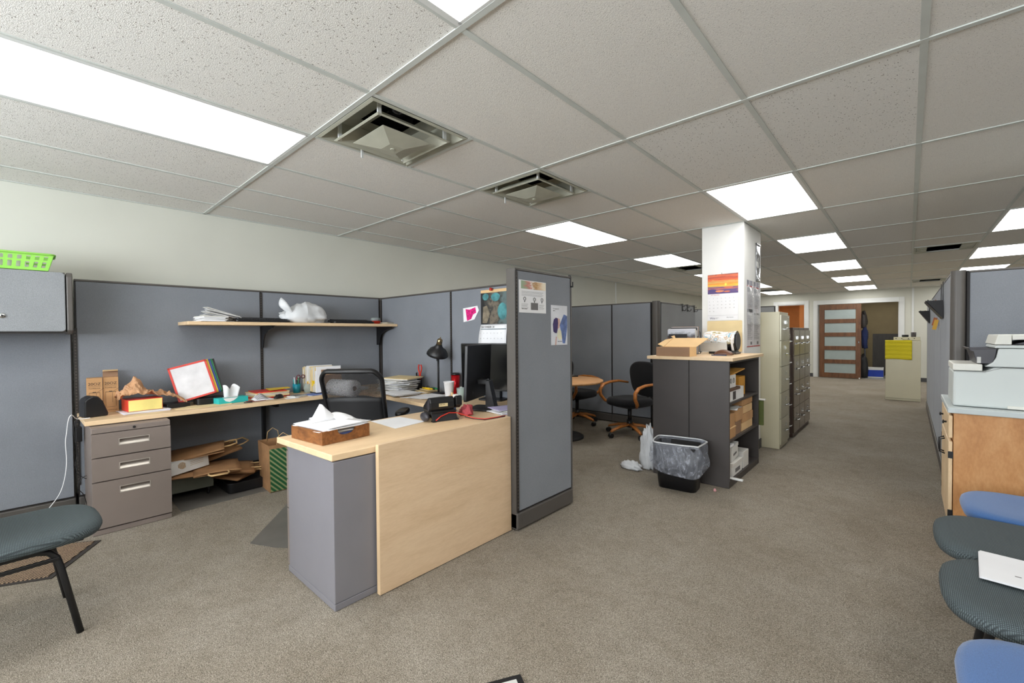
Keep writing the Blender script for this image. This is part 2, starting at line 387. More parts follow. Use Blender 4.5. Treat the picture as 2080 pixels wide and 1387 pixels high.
LL={(-3,-1):'long bright ceiling light panel over the left cubicle desk, nearest the camera',(0,-1):'ceiling light panel cut off by the top edge of the photo',
(-3,2):'ceiling light panel between the second square diffuser and the white pillar',(-3,4):'ceiling light panel just left of the white pillar, second beyond the diffusers',
(-3,6):'ceiling light panel peeping out at the left edge of the white pillar',(-3,8):'ceiling light panel just right of the white pillar, beside a slot vent',(-3,10):'farthest ceiling light panel of the left row, above the orange doorway',
(0,2):'large ceiling light panel in front of the white pillar top',(0,4):'second ceiling light panel of the aisle row, right of the pillar',(0,6):'third ceiling light panel of the aisle row',(0,8):'fourth ceiling light panel of the aisle row',(0,10):'farthest ceiling light panel of the aisle row, above the sliding door',
(3,4):'ceiling light panel cut by the right edge of the photo, highest of the right row',(3,6):'middle ceiling light panel of the right row, beyond the slot vent',(3,8):'lowest visible ceiling light panel of the right row, above the right partition',(3,10):'ceiling light panel hidden behind the right partition',
(3,2):'ceiling light panel outside the frame above the printer',(3,-1):'ceiling light panel outside the frame above the waiting chairs',(6,4):'ceiling light panel over the right-hand cubicles',(6,8):'ceiling light panel over the far right cubicles',(6,0):'ceiling light panel over the near right cubicles'}
fr=B(); W2,L2=TW/2-.013,TL/2-.013
for s in (1,-1):
    fr.box(s*W2-.012,s*W2+.012,-L2-.012,L2+.012,-.001,.02); fr.box(-W2,W2,s*L2-.012,s*L2+.012,-.001,.02)
fr.box(-W2,W2,-L2,L2,.02,.08)
frm=fr.mesh('frame',M_trimw); dfm=B().box(-W2+.012,W2-.012,-L2+.012,L2-.012,.002,.008).mesh('diffuser',M_lamp)
for (j,i) in LIT:
    t=thing('ceiling_light',LL[(j,i)],'ceiling light',(GX+(j+.5)*TW,GY+(i+.5)*TL,CE-.0005),0,'fluorescent ceiling panels')
    for nm,me in (('frame',frm),('diffuser',dfm)):
        o=bpy.data.objects.new(nm,me); C.objects.link(o); o.parent=t
# square pyramid diffusers
def sq(b,a,z,a2,z2,m=0):  # square frustum ring
    vs=[(-a,-a,z),(a,-a,z),(a,a,z),(-a,a,z),(-a2,-a2,z2),(a2,-a2,z2),(a2,a2,z2),(-a2,a2,z2)]
    b.add(vs,[(0,1,5,4),(1,2,6,5),(2,3,7,6),(3,0,4,7)],None,m)
for k,(lab,(j,i,h)) in enumerate(zip(('square air diffuser with pyramid centre over the cubicle, nearer the camera','smaller looking square air diffuser farther along the ceiling'),DIF)):
    t=thing('air_diffuser',lab,'air vent',(GX+(j+.5)*TW,GY+(i+.25)*TL,CE),0,'square ceiling diffusers')
    b=B(); sq(b,.29,-.003,.272,-.006); sq(b,.272,-.006,.215,.085); sq(b,.215,.085,.12,.095); b.obj('outer_frame',M_vent,t,solid=.002)
    b=B(); sq(b,.222,-.022,.212,-.026); sq(b,.212,-.026,.165,.02); sq(b,.165,.02,.12,.045); b.obj('middle_cone',M_vent,t,solid=.002)
    b=B(); vs=[(x,y,z-.035) for x,y,z in [(-.15,-.15,.0),(.15,-.15,.0),(.15,.15,.0),(-.15,.15,.0),(-.045,-.045,-.03),(.045,-.045,-.03),(.045,.045,-.03),(-.045,.045,-.03),(0,-.11,-.012),(.11,0,-.012),(0,.11,-.012),(-.11,0,-.012)]]
    b.add(vs,[(0,8,4),(8,5,4),(0,1,8),(1,5,8),(1,2,9),(1,9,5),(9,6,5),(2,6,9),(2,3,10),(2,10,6),(10,7,6),(3,7,10),(3,0,11),(3,11,7),(11,4,7),(0,4,11),(4,5,6,7)])
    b.cyl(.012,-.070,-.065,12); b.obj('centre_pyramid',M_vent,t,solid=.002)
    b=B(); b.lathe([(.11,.10),(.11,.2)],24,cap=False); b.box(-.11,.11,-.006,.006,.15,.16); b.box(-.29,.29,-.29,.29,.2,.21); b.lathe([(.0,.2),(.05,.13),(.0,.12)],16,T(.03,.02,0),cap=False); b.obj('duct_collar',M_duct,t)
    b=B()
    for (x,y) in ((.2,.2),(-.2,-.2),(.2,-.2),(-.2,.2)): b.box(x-.004,x+.004,y-.010,y+.010,-.02,.08)
    b.box(-.268,-.262,-.04,-.028,-.05,.0); b.each('hanger_clip',M_trimw,t)
for lab,(j,i,h) in zip(('slot vent in the ceiling right of the aisle, nearer one','slot vent low over the far aisle, farther one','slot vent left of the pillar','slot vent right of the pillar, next to a light'),SLV):
    t=thing('slot_vent',lab,'air vent',(GX+(j+.5)*TW,GY+(i+.25+.5*h)*TL,CE),0,'slot vents')
    b=B(); 
    for s in (1,-1): b.box(s*.285-.012,s*.285+.012,-.29,.29,-.006,.004); b.box(-.29,.29,s*.278-.014,s*.278+.014,-.006,.004)
    b.box(-.3,.3,-.3,.3,.09,.1); b.obj('vent_frame',M_vent,t)
    B().box(-.27,.27,-.265,.265,.06,.065).obj('dark_cavity',M_dark,t)
    for k,y in enumerate((-.2,-.07,.07,.2)):
        B().box(-.27,-.17,y-.05,y+.04,-.004,.012).box(.15,.27,y-.04,y+.05,-.004,.012).each('slat',M_vent,t)
for lab,x,y in (('unseen light panel added to brighten the orange room behind the far wall',-2.9,15.6),('unseen light panel added to brighten the closet behind the sliding door',-.6,15.75)):  # panels out of view, added to brighten the two back rooms
    t=thing('ceiling_light',lab,'ceiling light',(x,y,CE-.03),0); B().box(-.32,.32,-.4,.4,.004,.028).obj('frame',M_trimw,t); B().box(-.3,.3,-.38,.38,0,.003).obj('diffuser',M_lamp,t)
# pillar
pl=struct(B().box(-1.595,-1.195,4.702,5.352,0,CE-.001).obj('pillar',M_white,bev=.006))
struct(B().box(-1.603,-1.187,4.694,5.360,0,.1).obj('baseboard_pillar',M_dkbase))
# ================================================================ CUBICLE PARTITIONS
TP=1.682
def partition(label,loc,rz,L,h=TP,t=.06,endA=False,endB=False,fab=None,group='cubicle partitions',split=None):
    T_=thing('cubicle_partition',label,'partition',loc,rz,group); fab=fab or M_fab
    g=.008; e=t/2
    for s in (-1,1):
        if split:
            B().box(g,L-g,s*e-.006,s*e+.006,.125,split-.003).obj('fabric_panel',fab,T_,bev=.003)
            B().box(g,L-g,s*e-.006,s*e+.006,split+.003,h-.016).obj('fabric_panel',fab,T_,bev=.003)
        else: B().box(g,L-g,s*e-.006,s*e+.006,.125,h-.016).obj('fabric_panel',fab,T_,bev=.003)
    B().box(0,L,-e+.006,e-.006,.01,h-.014).obj('core_frame',M_slot,T_)
    B().box(0,L,-e-.007,e+.007,h-.014,h).obj('top_cap',M_brown,T_,bev=.003)
    B().box(0,L,-e-.016,e+.016,.012,.113).obj('base_cover',M_brown,T_,bev=.006)
    for f,x in ((endA,-.012),(endB,L)):
        if f: B().box(x,x+.012,-e-.007,e+.007,.012,h).obj('end_post',M_brown,T_,bev=.003)
    return T_
def track(parent,x,y,z0,z1,M=None):
    b=B().box(x-.011,x+.011,y-.004,y+.002,z0,z1,m=0)
    z=z0+.02
    while z<z1-.02: b.box(x-.004,x+.004,y-.0055,y-.004,z,z+.009,m=1); z+=.022
    b.obj('slotted_track',[M_slot,M_dash],parent)
WX=-4.45
p0=partition('blue-grey partition below the overhead bin at the left edge of the photo',(WX,-1.03,0),PI/2,1.22)
p1=partition('blue-grey partition behind the folders and shelf, left half of the long desk wall',(WX,.205,0),PI/2,1.215)
p2=partition('blue-grey partition behind the shelf, right half of the long desk wall up to the corner',(WX,1.42,0),PI/2,1.215)
track(p1,.0,-.037,.2,1.33); track(p2,.0,-.037,.12,TP-.02)
p3=partition('blue-grey partition behind the black desk lamp',(-4.40,2.69,0),0,1.21)
p4=partition('blue-grey partition behind the monitors with the december calendar',(-3.185,2.69,0),0,1.27)
track(p4,.0,-.037,.12,TP-.02)
cp=thing('corner_post','dark vertical corner post where the two desk walls meet','post',(WX+.02,2.66,0))
B().box(-.035,.035,-.02,.035,.01,TP).obj('post',M_brown,cp,bev=.004); B().box(.012,.030,-.028,-.02,.12,TP-.03).box(.035,.042,-.018,.0,.12,TP-.03).obj('slotted_track',M_slot,cp)
p5=partition('tall narrow partition end with two posters, right of the reception desk',(-1.8775,2.066,0),PI/2,.606,endA=True,endB=True)
track(p5,-.001,-.0375,.13,TP-.02)
B().box(-.012,.04,-.047,.047,.012,.115).obj('base_end_cap',M_brown,p5,bev=.008)
hk=tag(B().box(-1.86,-1.84,2.665,2.675,1.60,1.69).box(-1.84,-1.825,2.665,2.675,1.60,1.61).box(-1.825,-1.82,2.665,2.675,1.60,1.64).obj('coat_hook',M_black),'small black hook over the top right corner of the poster partition','hook')
c1=partition('grey partition at the far side of the meeting nook, left part',(-4.34,5.58,0),0,1.215,h=1.68,group='meeting nook partitions')
c2=partition('grey partition behind the right office chair of the meeting nook',(-3.12,5.58,0),0,.58,h=1.68,group='meeting nook partitions')
partition('grey partition with black coat hooks, running back from the nook corner',(-2.47,5.63,0),PI/2,1.25,h=1.675,fab=M_fab2,group='meeting nook partitions')
partition('far grey partition piece peeping out left of the white pillar',(-2.9,7.6,0),0,1.4,h=1.66,fab=M_fab2,group='meeting nook partitions')
cp=thing('corner_post','rounded brown corner post of the meeting nook partitions','post',(-2.475,5.57,0))
B().prism(rrect(.095,.10,.035),.01,1.685).obj('post',M_brown,cp); 
for k,y in enumerate((6.35,6.55,6.82)):
    h=thing('coat_hook',('black coat hook on the nook partition top, left of three','black coat hook on the nook partition top, middle of three','small black coat hook on the nook partition top, right of three')[k],'hook',(-2.43,y,1.675),0,'black coat hooks')
    B().box(-.05,.012,-.012,.012,.001,.006).box(.003,.008,-.012,.012,-.10,.003).obj('clip',M_black,h)
    B().tube([(.008,0,-.08),(.03,0,-.095),(.05,0,-.085),(.055,0,-.06)],.005,6).tube([(.008,0,-.03),(.03,0,-.035),(.035,0,-.02)],.004,6).obj('hook',M_black,h)
# right-hand row along the aisle
RXX=.262
for k,(y,lab) in enumerate(((5.80,'grey aisle partition of the right row, nearest behind the printer'),(7.13,'grey aisle partition of the right row with the first black wall pocket'),(8.46,'grey aisle partition of the right row, third from the printer'),(9.79,'grey aisle partition at the far end of the right row'))):
    partition(lab,(RXX,y,0),-PI/2,1.325,fab=M_fab,group='right aisle partitions',endA=(k==3))
partition('large grey partition face behind the white printer',(.31,4.46,0),0,1.22,group='right aisle partitions')
partition('grey partition continuing outside the frame behind the printer',(1.54,4.46,0),0,1.22,group='right aisle partitions')
cp=thing('corner_post','thick brown rounded corner post left of the printer','post',(.262,4.452,0))
B().prism(rrect(.08,.09,.03,cy=.005),.01,TP+.004).obj('post',M_brown,cp); B().box(.0405,.047,-.036,.038,.05,TP).obj('dark_seam',M_dark,cp)
B().prism(rrect(.10,.08,.03,cy=.02),.005,.11).obj('base_cap',M_brown,cp)
tk=B(); tk.tube([(0,0,0),(0,-.018,0)],.0018,6); 
tk=thing('push_pin','small blue push pin stuck in the grey partition above the printer','push pin',(.66,4.422,1.50))
B().lathe([(.004,0),(.0035,.008),(.006,.010),(.006,.013)],10,RX(PI/2)).obj('head',M_blu,tk); B().cyl(.0045,.013,.0145,10,RX(PI/2)).obj('cap',M_trimw,tk)
# ================================================================ OVERHEAD BIN, SHELF
ob=thing('overhead_bin','grey fabric-fronted overhead storage bin on the left partition','cabinet',(-4.42,0,0))
B().box(.004,.30,-1.03,.15,1.30,1.315).box(.004,.30,-1.03,.15,1.675,1.69).box(.004,.02,-1.03,.15,1.315,1.675).obj('case',M_brown,ob)
d=B().prism(rrect(1.175,.385,.02,cx=-.438,cy=1.495),.300,.322,Matrix(((0,0,1,0),(1,0,0,0),(0,1,0,0),(0,0,0,1)))).obj('door',fabric('bin_front',(146,149,152)),ob,bev=.004)
B().lathe([(.0,.006),(.014,.006),(.017,.0)],20,T(.322,-.122,1.40)@RY(PI/2),cap=False).obj('lock',M_chrome,d); B().cyl(.006,.0055,.008,12,T(.322,-.122,1.40)@RY(PI/2)).obj('keyhole',M_dark,d)
B().prism([(.0,1.285),(.29,1.285),(.322,1.31),(.326,1.66),(.31,1.69),(.0,1.69)],.155,.185,Matrix(((1,0,0,0),(0,0,1,0),(0,1,0,0),(0,0,0,1)))).obj('end_panel',M_brown,ob,bev=.006)
B().box(.30,.302,-1.03,.155,1.29,1.30).obj('lower_lip',M_slot,ob)
def basket():
    t=thing('storage_basket','lime green plastic basket with square holes on top of the overhead bin','basket',(-4.20,-.16,1.694))
    h=.102; a0,b0,a1,b1=.085,.235,.10,.262
    def P(s,u,z):  # side s, u -1..1, z 0..1
        a=a0+(a1-a0)*z; bb_=b0+(b1-b0)*z
        return {0:(a,u*bb_,z*h),1:(-a,-u*bb_,z*h),2:(-u*a,bb_,z*h),3:(u*a,-bb_,z*h)}[s]
    b=B()
    for s in range(4):
        n=13 if s<2 else 6
        zs=[0,.16,.50,.62,.86,1]
        for i in range(2*n+1):
            u0=-1+2*i/(2*n+1)+(.006 if i%2 else -.006)*0; u1=-1+2*(i+1)/(2*n+1)
            for k in range(5):
                if i%2==1 and k in (1,3): continue
                b.add([P(s,u0,zs[k]),P(s,u1,zs[k]),P(s,u1,zs[k+1]),P(s,u0,zs[k+1])],[(0,1,2,3)])
    b.add([(-a0,-b0,0),(a0,-b0,0),(a0,b0,0),(-a0,b0,0)],[(0,1,2,3)])
    b.obj('body',M_lime,t,solid=.003)
    B().prism(rrect(.235,.535,.03),h-.004,h+.004).obj('rim_blank',M_lime,t) if False else None
    pts=[(x,y,h) for x,y in rrect(.215,.535,.03,4)]
    B().tube(pts,.006,6,closed=True).obj('rim',M_lime,t)
    return t
basket()
tag(B().box(-4.26,-4.14,-.34,-.02,1.70,1.785).obj('paper_bundle',M_paper2),'pale papers stacked inside the lime green basket','papers')
sh=thing('wall_shelf','long maple wall shelf with black brackets above the desk','shelf',(-4.42,.80,1.355))
B().box(.008,.345,0,1.85,-.001,.026).obj('shelf_board',M_maple,sh,bev=.003)
for y in (.62,1.80):
    poly=[(.0,-.005),(.30,-.005),(.30,-.02),(.17,-.045),(.11,-.075),(.075,-.12),(.062,-.17),(.05,-.20),(.0,-.20)]
    b=B().prism(poly,y-.004,y+.004,Matrix(((1,0,0,0),(0,0,1,0),(0,1,0,0),(0,0,0,1)))); b.box(.0,.3,y-.016,y+.016,-.006,-.002); b.obj('bracket',M_black,sh)
ZS=1.382
def rpaper(name,mt,parent,w,l,z,x=0,y=0,a=0,th=.0006,curl=0,tilt=0,n=6):
    def fn(i,j):
        X,Y=(i-.5)*w,(j-.5)*l; return (X,Y,curl*((2*i-1)**2+.6*(2*j-1)**3)/2)
    return B().grid(fn,n,n,T(x,y,z)@RZ(a)@RX(tilt)).obj(name,mt,parent,solid=max(th,.0006))
def stack(label,cat,loc,rz,n,w,l,mats,jit=.02,ang=.25,th=(.003,.010),name='paper_stack',curl=0,group=None):
    t=thing(name,label,cat,loc,rz,group); z=.0008; r=random.Random(hash(label)%1000 if False else len(label)*7+n)
    for k in range(n):
        h=r.uniform(*th); mm=mats[r.randrange(len(mats))]; a=r.uniform(-ang,ang); dx,dy=r.uniform(-jit,jit),r.uniform(-jit,jit)
        if curl and k>n-4:
            rpaper('sheet',mm,t,w,l,z+h/2+curl,dx,dy,a,th=h*.5,curl=curl)
            z+=h+curl*.4
        else:
            B().box(-w/2,w/2,-l/2,l/2,0,h,T(dx,dy,z)@RZ(a)).obj('sheet',mm,t)
            z+=h+.0006
    return t,z
t,z=stack('loose pile of white envelopes fanned out at the left end of the shelf','envelopes',(-4.20,.97,ZS),0,9,.24,.17,[M_paper,M_paper2,M_paper],.012,.12,(.002,.005),name='envelope_pile')
for k in range(9):
    B().box(-.055,.055,-.24,.0,0,.003,T(-.05+.012*k,.21-.012*(k%3),.010+.004*k)@RX(-.10-.024*k)@RZ(.04*((k*5)%7-3))).obj('envelope',M_paper if k%2 else M_paper2,t)
def keyboard(label,loc,rz,L=.43,W=.16):
    t=thing('keyboard',label,'keyboard',loc,rz,'computer keyboards'); t.rotation_euler=(.10,0,rz)
    B().box(-L/2+.03,-L/2+.06,W/2-.02,W/2-.012,-.012,.0).box(L/2-.06,L/2-.03,W/2-.02,W/2-.012,-.012,.0).each('foot',M_black,t)
    B().prism(rrect(L,W,.02),.001,.018,top=.985).obj('body',M_black,t,bev=.004)
    b=B()
    for r_ in range(6):
        for c_ in range(20):
            x=-L/2+.018+c_*(L-.036)/20; y=-W/2+.018+r_*(W-.036)/6; b.box(x,x+.0165,y,y+.0175,.018,.026+.002*(r_==5))
    o=b.obj('keys',M_blackm,t); o['kind']='stuff'; return t
keyboard('black keyboard on the shelf, left of the plastic bag',(-4.165,1.34,ZS+.008),PI/2)
keyboard('black keyboard on the shelf, right of the plastic bag',(-4.165,2.17,ZS+.008),PI/2)
def blob(seed,rx,ry,rz_,lob,pts=None,nu=26,nv=16,fold=.25):
    r=random.Random(seed); ph=[(r.uniform(0,6),r.uniform(1,6),r.uniform(1,6)) for _ in range(9)]
    def fn(i,j):
        a=2*PI*i; t=PI*(.5-j*.96) if False else PI*j*.98-.01*PI
        x,y,z=math.sin(t)*math.cos(a),math.sin(t)*math.sin(a),math.cos(t)
        k=1
        for p,f,g in ph: k+=fold/9*math.sin(f*x*3+g*y*3+p+z*4)*2
        zz=max(-.62,z*k)
        return (x*k*rx,y*k*ry,(zz+.62)*rz_*(1+lob*math.sin(2.1*y+1)))
    return fn
pb=thing('plastic_bag','crumpled white plastic bag on the shelf between the two keyboards','plastic bag',(-4.20,1.71,ZS))
B().grid(blob(3,.11,.20,.095,.25,fold=.20),36,22).obj('bag_body',M_film,pb)
B().grid(lambda i,j:(.02+.05*math.sin(i*5)*j,-.19+.19*i+.03*math.sin(j*6),.03+.19*j*(1-i)**1.5+.012*math.sin(9*i+7*j)),12,12).obj('bag_handle',M_film,pb,solid=.002)
tb=thing('food_tub','small clear-topped red tub near the right end of the shelf','tub',(-4.22,2.47,ZS))
B().lathe([(.035,.001),(.05,.01),(.058,.03),(.06,.032)],24).obj('bowl',M_red,tb); B().lathe([(.052,.032),(.05,.06),(.042,.066)],24).obj('lid',M_jar,tb)
B().lathe([(.02,.035),(.03,.045),(.01,.058)],14,T(.005,.01,0)).obj('contents',mat('purple_candy',(120,80,110),.5),tb)
stack('thin booklets stacked at the right end of the shelf','booklet',(-4.18,2.58,ZS),.2,3,.11,.13,[M_paper2,M_ghost,M_manila],.01,.3,(.003,.006),name='booklet_stack')
# ================================================================ DESKS
ZD=.72
dk=thing('worktop','L-shaped maple worktop along the two cubicle walls','desk',(0,0,0))
poly=[(-4.408,.205),(-3.905,.215),(-3.905,2.06),(-3.80,2.12),(-2.545,2.05),(-2.545,2.645),(-4.408,2.645)]
B().prism(poly,ZD-.03,ZD).obj('top',M_maple,dk,bev=.003)
for y in (.6,1.42,2.3): B().box(-4.405,-4.05,y-.012,y+.012,ZD-.075,ZD-.031).obj('support_bracket',M_black,dk)
B().box(-4.405,-4.36,1.405,1.43,.2,ZD-.08).obj('support_rail',M_black,dk)
rd=thing('reception_worktop','maple reception desk top with square corner at the centre front','desk',(0,0,0))
poly=[(-2.495,.868),(-1.925,.900),(-1.909,2.055),(-1.915,2.645),(-2.54,2.645),(-2.54,2.05)]
B().prism(poly,ZD-.03,ZD).obj('top',M_maple,rd,bev=.003)
md=thing('modesty_panel','tall maple board closing the aisle side of the reception desk','panel',(0,0,0))
B().box(-1.9055,-1.879,1.108,2.048,.004,.734).obj('board',M_mapleX,md,bev=.002)
B().box(-1.9055,-1.8795,1.1072,1.1078,.004,.733).obj('edge_band',M_edge,md)
def pedestal(label,loc,rz,w=.40,d=.56,h=.685,drawers=((.042,.338),(.345,.492),(.499,.648)),front=True,side=M_greige):
    """front faces local -y"""
    t=thing('drawer_pedestal',label,'drawer unit',loc,rz,'drawer pedestals')
    B().box(0,w,.01,d,.035,h).box(.0,w,-.004,d,.001,.033).obj('body',[side],t,bev=.003)
    B().box(.002,w-.002,-.012,.0095,.652,h-.001).obj('top_rail',M_greige,t,bev=.002)
    for z0,z1 in drawers:
        dd=B(); cx=w*.52; hw=.075; zc=z1-.066; 
        dd.box(0.001,cx-hw,-.012,.0095,z0,z1); dd.box(cx+hw,w-.001,-.012,.0095,z0,z1); dd.box(cx-hw,cx+hw,-.012,.0095,z0,zc-.02); dd.box(cx-hw,cx+hw,-.012,.0095,zc+.02,z1); dd.box(cx-hw,cx+hw,.006,.0095,zc-.02,zc+.02)
        o=dd.obj('drawer',M_greige,t)
        hb=B(); hb.box(cx-hw-.003,cx+hw+.003,-.0135,-.010,zc-.022,zc-.018); hb.box(cx-hw-.003,cx+hw+.003,-.0135,-.010,zc+.018,zc+.022); hb.box(cx-hw-.003,cx-hw+.001,-.0135,-.010,zc-.018,zc+.018); hb.box(cx+hw-.001,cx+hw+.003,-.0135,-.010,zc-.018,zc+.018)
        hb.add([(cx-hw,.0055,zc+.0),(cx+hw,.0055,zc+.0),(cx+hw,-.009,zc-.018),(cx-hw,-.009,zc-.018)],[(0,1,2,3)],None,0)
        hb.obj('recessed_pull',M_handle,o)
    B().cyl(.008,.0,.004,14,T(w*.52,-.012,.668)@RX(PI/2)).obj('lock',M_dark,t)
    return t
pedestal('greige three-drawer pedestal under the left end of the long desk',(-3.805,.235,0),PI/2)
# reception pedestal: drawers face the chair, plain sides face out
pedestal('grey drawer pedestal carrying the near corner of the reception desk',(-2.455,1.345,0),-PI/2,w=.44,d=.53,side=M_greige2)
lf=thing('filing_box','low grey-green two-drawer file unit under the desk with bags on it','drawer unit',(-4.13,.66,0),PI/2)
M_gg=mat('grey_green_steel',(112,116,104),.5)
B().box(0,.30,.01,.24,.06,.205).obj('body',M_gg,lf,bev=.004); B().box(.002,.298,-.006,.0095,.065,.20).obj('drawer',M_gg,lf,bev=.003); 
for x in (.03,.27): B().cyl(.018,-.008,.008,14,T(x,.03,.02)@RY(PI/2)).box(x-.006,x+.006,.02,.04,.02,.062).obj('caster',M_black,lf)
# ================================================================ ON THE LONG DESK
Z0=ZD+.001
# black wedge speaker
def wedge(t,name,prof,w,m,M=None,bev=.006): # profile in local (y,z), extruded in x
    return B().prism(prof,-w/2,w/2,(M or I4)@Matrix(((0,0,1,0),(1,0,0,0),(0,1,0,0),(0,0,0,1)))).obj(name,m,t,bev=bev)
t=thing('speaker','black wedge-shaped radio speaker at the left end of the long desk','speaker',(-4.14,.272,Z0),.22)
YZs=Matrix(((0,0,1,0),(1,0,0,0),(0,1,0,0),(0,0,0,1)))
B().prism([(-.06,0),(.062,0),(.064,.012),(.032,.105),(.01,.138),(-.018,.143),(-.045,.128),(-.058,.112)],-.055,.055,YZs).obj('housing',M_black,t,bev=.008)
B().prism([(.066,.016),(.036,.105),(.014,.137),(.010,.137),(.032,.100),(.062,.016)],-.046,.046,YZs).obj('front_grille',M_blackm,t,bev=.001)
# tumbler cartons
def tumbler(label,x,y,openf):
    t=thing('tumbler_box',label,'box',(x,y,Z0),PI/2-.08,'tumbler cartons'); w,h=.083,.252
    b=B(); b.box(-w/2,w/2,-w/2,w/2,0,h); b.obj('carton',M_kraft,t,bev=.001)
    if openf:
        B().box(-w/2,w/2,-.001,.001,0,.05,T(0,w/2-.002,h)@RX(-.12)).obj('flap',M_kraftd,t)
        B().box(-w/2,w/2,-.026,.0,-.001,.001,T(0,w/2-.008,h+.05)@RX(.25)).obj('tuck_tab',M_kraftl,t)
    F=lambda x,z:T(x,-w/2-.0006,z)@FY
    text('20OZ',.027,M_ink,t,F(0,h-.052),align='CENTER',sp=1.0)
    text('TUMBLER',.0115,M_ink,t,F(0,h-.078),align='CENTER',sp=1.35)
    b=B(); y=-w/2-.0008
    b.box(-.033,.033,y,y+.0005,h-.0615,h-.0600)
    for x0,x1,z0,z1 in ((-.028,.028,.148,.1495),(-.028,-.0268,.04,.148),(.0268,.028,.04,.148),(-.028,.028,.145,.146),(-.022,.022,.038,.0395),(.008,.0092,.07,.146),(-.01,.008,.149,.153)): b.box(x0,x1,y,y+.0005,z0,z1)
    b.box(-.0007,.0007,y,y+.0005,0,.05,T(.012,0,.148)@RY(.9))
    b.obj('line_drawing',M_ink,t)['kind']='stuff'
    text('more-o-cafe',.011,M_ink,t,F(.006,.013),align='CENTER',shear=.3)
tumbler('kraft tumbler carton, left one of two, closed on top',-4.315,.293,False)
tumbler('kraft tumbler carton, right one of two, with its lid flap open',-4.318,.3785,True)
# red and yellow box on papers
t=thing('paper_pad','thin white papers lying under the red and yellow box','papers',(-4.14,.54,Z0),.1)
for k in range(3): B().box(-.11,.11,-.13,.13,0,.0025,T(0,0,.003*k)@RZ(.05*k-.04)).obj('sheet',M_paper if k!=1 else mat('lilac_paper',(214,204,224),.8),t)
t=thing('gift_box','red box with pale yellow front lying on papers','box',(-4.16,.535,Z0+.010),.10)
B().box(-.085,.0775,-.100,.100,0,.084).obj('body',M_red,t,bev=.002); B().box(.078,.0795,-.096,.096,.003,.080).obj('yellow_face',mat('pale_yellow_label',(238,220,134),.6),t)
from mathutils import noise as NZ
t=thing('kraft_paper','crumpled brown kraft paper draped over the red box and black drive','packing paper',(-4.19,.60,Z0+.096))
def kp(i,j):
    v=NZ.noise(Vector((i*3.1,j*7.3,4.2))); v2=NZ.noise(Vector((i*7.7,j*17.1,1.7)))
    x=-.095+.19*i+.02*v; y=-.205+.40*j+.012*v2
    g=math.exp(-((j-.27)/.13)**2-((i-.35)/.5)**2)
    z=.018+.118*g+.055*abs(v)+.030*abs(v2)-.012
    z+=.020*math.exp(-((j-.05)/.06)**2)
    if j<.12: z-=.05*(.12-j)/.12*(1 if i>.5 else .4)
    if j>.62: z-=(j-.62)*.13
    if j>.86: z-=(j-.86)*.20
    return (x*(1-.25*j),y,max(z,.004 if j<.72 else -.06))
B().grid(kp,20,46,sm=False).obj('sheet',mat('crumpled_kraft',(184,140,102),.6,var=.10,vs=14),t,solid=.0012)
t=thing('disk_drive','flat black plastic drive beneath the end of the kraft paper','electronics',(-4.19,.735,Z0),.12)
B().box(-.07,.07,-.075,.075,0,.034).obj('body',M_black,t,bev=.005); B().box(.0705,.071,-.02,.0,.01,.02).obj('port',M_dark,t)
tag(B().prism([(-4.03,.70),(-3.97,.82),(-4.0,1.06),(-4.09,1.09),(-4.13,.80)],Z0,Z0+.0025).obj('manila_folder',M_manila),'flat manila folder lying in front of the tissue box','folder')
# colour reference-panel stand
t=thing('display_panel_stand','tilted desk stand of framed display pockets: red, yellow, blue, green and black','panel stand',(-4.20,.93,Z0),0)
B().prism(rrect(.13,.20,.02,cy=.03),0,.050).obj('base',M_black,t,bev=.006)
W_,H_=.255,.285
M_clearp=mat('clouded_pocket',(214,212,214),.25,var=.05,vs=10)
for k,(c,nm) in enumerate(((M_black,'black'),(M_grn,'green'),(M_blu,'blue'),(M_yel,'yellow'),(M_red,'red'))):
    M_=T(.045-.017*(4-k),-.055+.017*(4-k)*1.0,.058)@RZ(-.36+.02*k)@RY(-.24)@RX(.27)@T(0,0,0)
    f=B(); 
    for a in ((-.004,.004,-W_/2,-W_/2+.014,0,H_),(-.004,.004,W_/2-.014,W_/2,0,H_),(-.004,.004,-W_/2,W_/2,0,.014),(-.004,.004,-W_/2,W_/2,H_-.014,H_)): f.box(*a,M_)
    o=f.obj('display_panel',c,t,label='%s framed display pocket'%nm); B().box(-.0015,.0015,-W_/2+.014,W_/2-.014,.014,H_-.014,M_).obj('pocket',M_clearp,o)
# tissue box
t=thing('tissue_box','flat teal and white tissue box with a tissue sticking out','tissue box',(-4.11,1.085,Z0),.12)
B().box(-.055,.055,-.11,.11,0,.045).obj('box',[M_teal],t,bev=.002)
B().prism([(-.075,.044),(.03,.044),(.0,.022),(-.03,.012),(-.06,.022)],.0555,.056,Matrix(((0,0,1,0),(1,0,0,0),(0,1,0,0),(0,0,0,1)))).obj('white_wave',M_paper,t)
B().prism(rrect(.06,.12,.028),.0455,.046).obj('opening',M_paper2,t)
B().grid(lambda i,j:((.02*math.sin(7*i)+.006)*(.4+j),-.05+.10*i+.02*(i-.5)*j,.046+(.085+.018*math.sin(9*i+1))*j),14,8).obj('tissue',M_paper,t,solid=.0015)
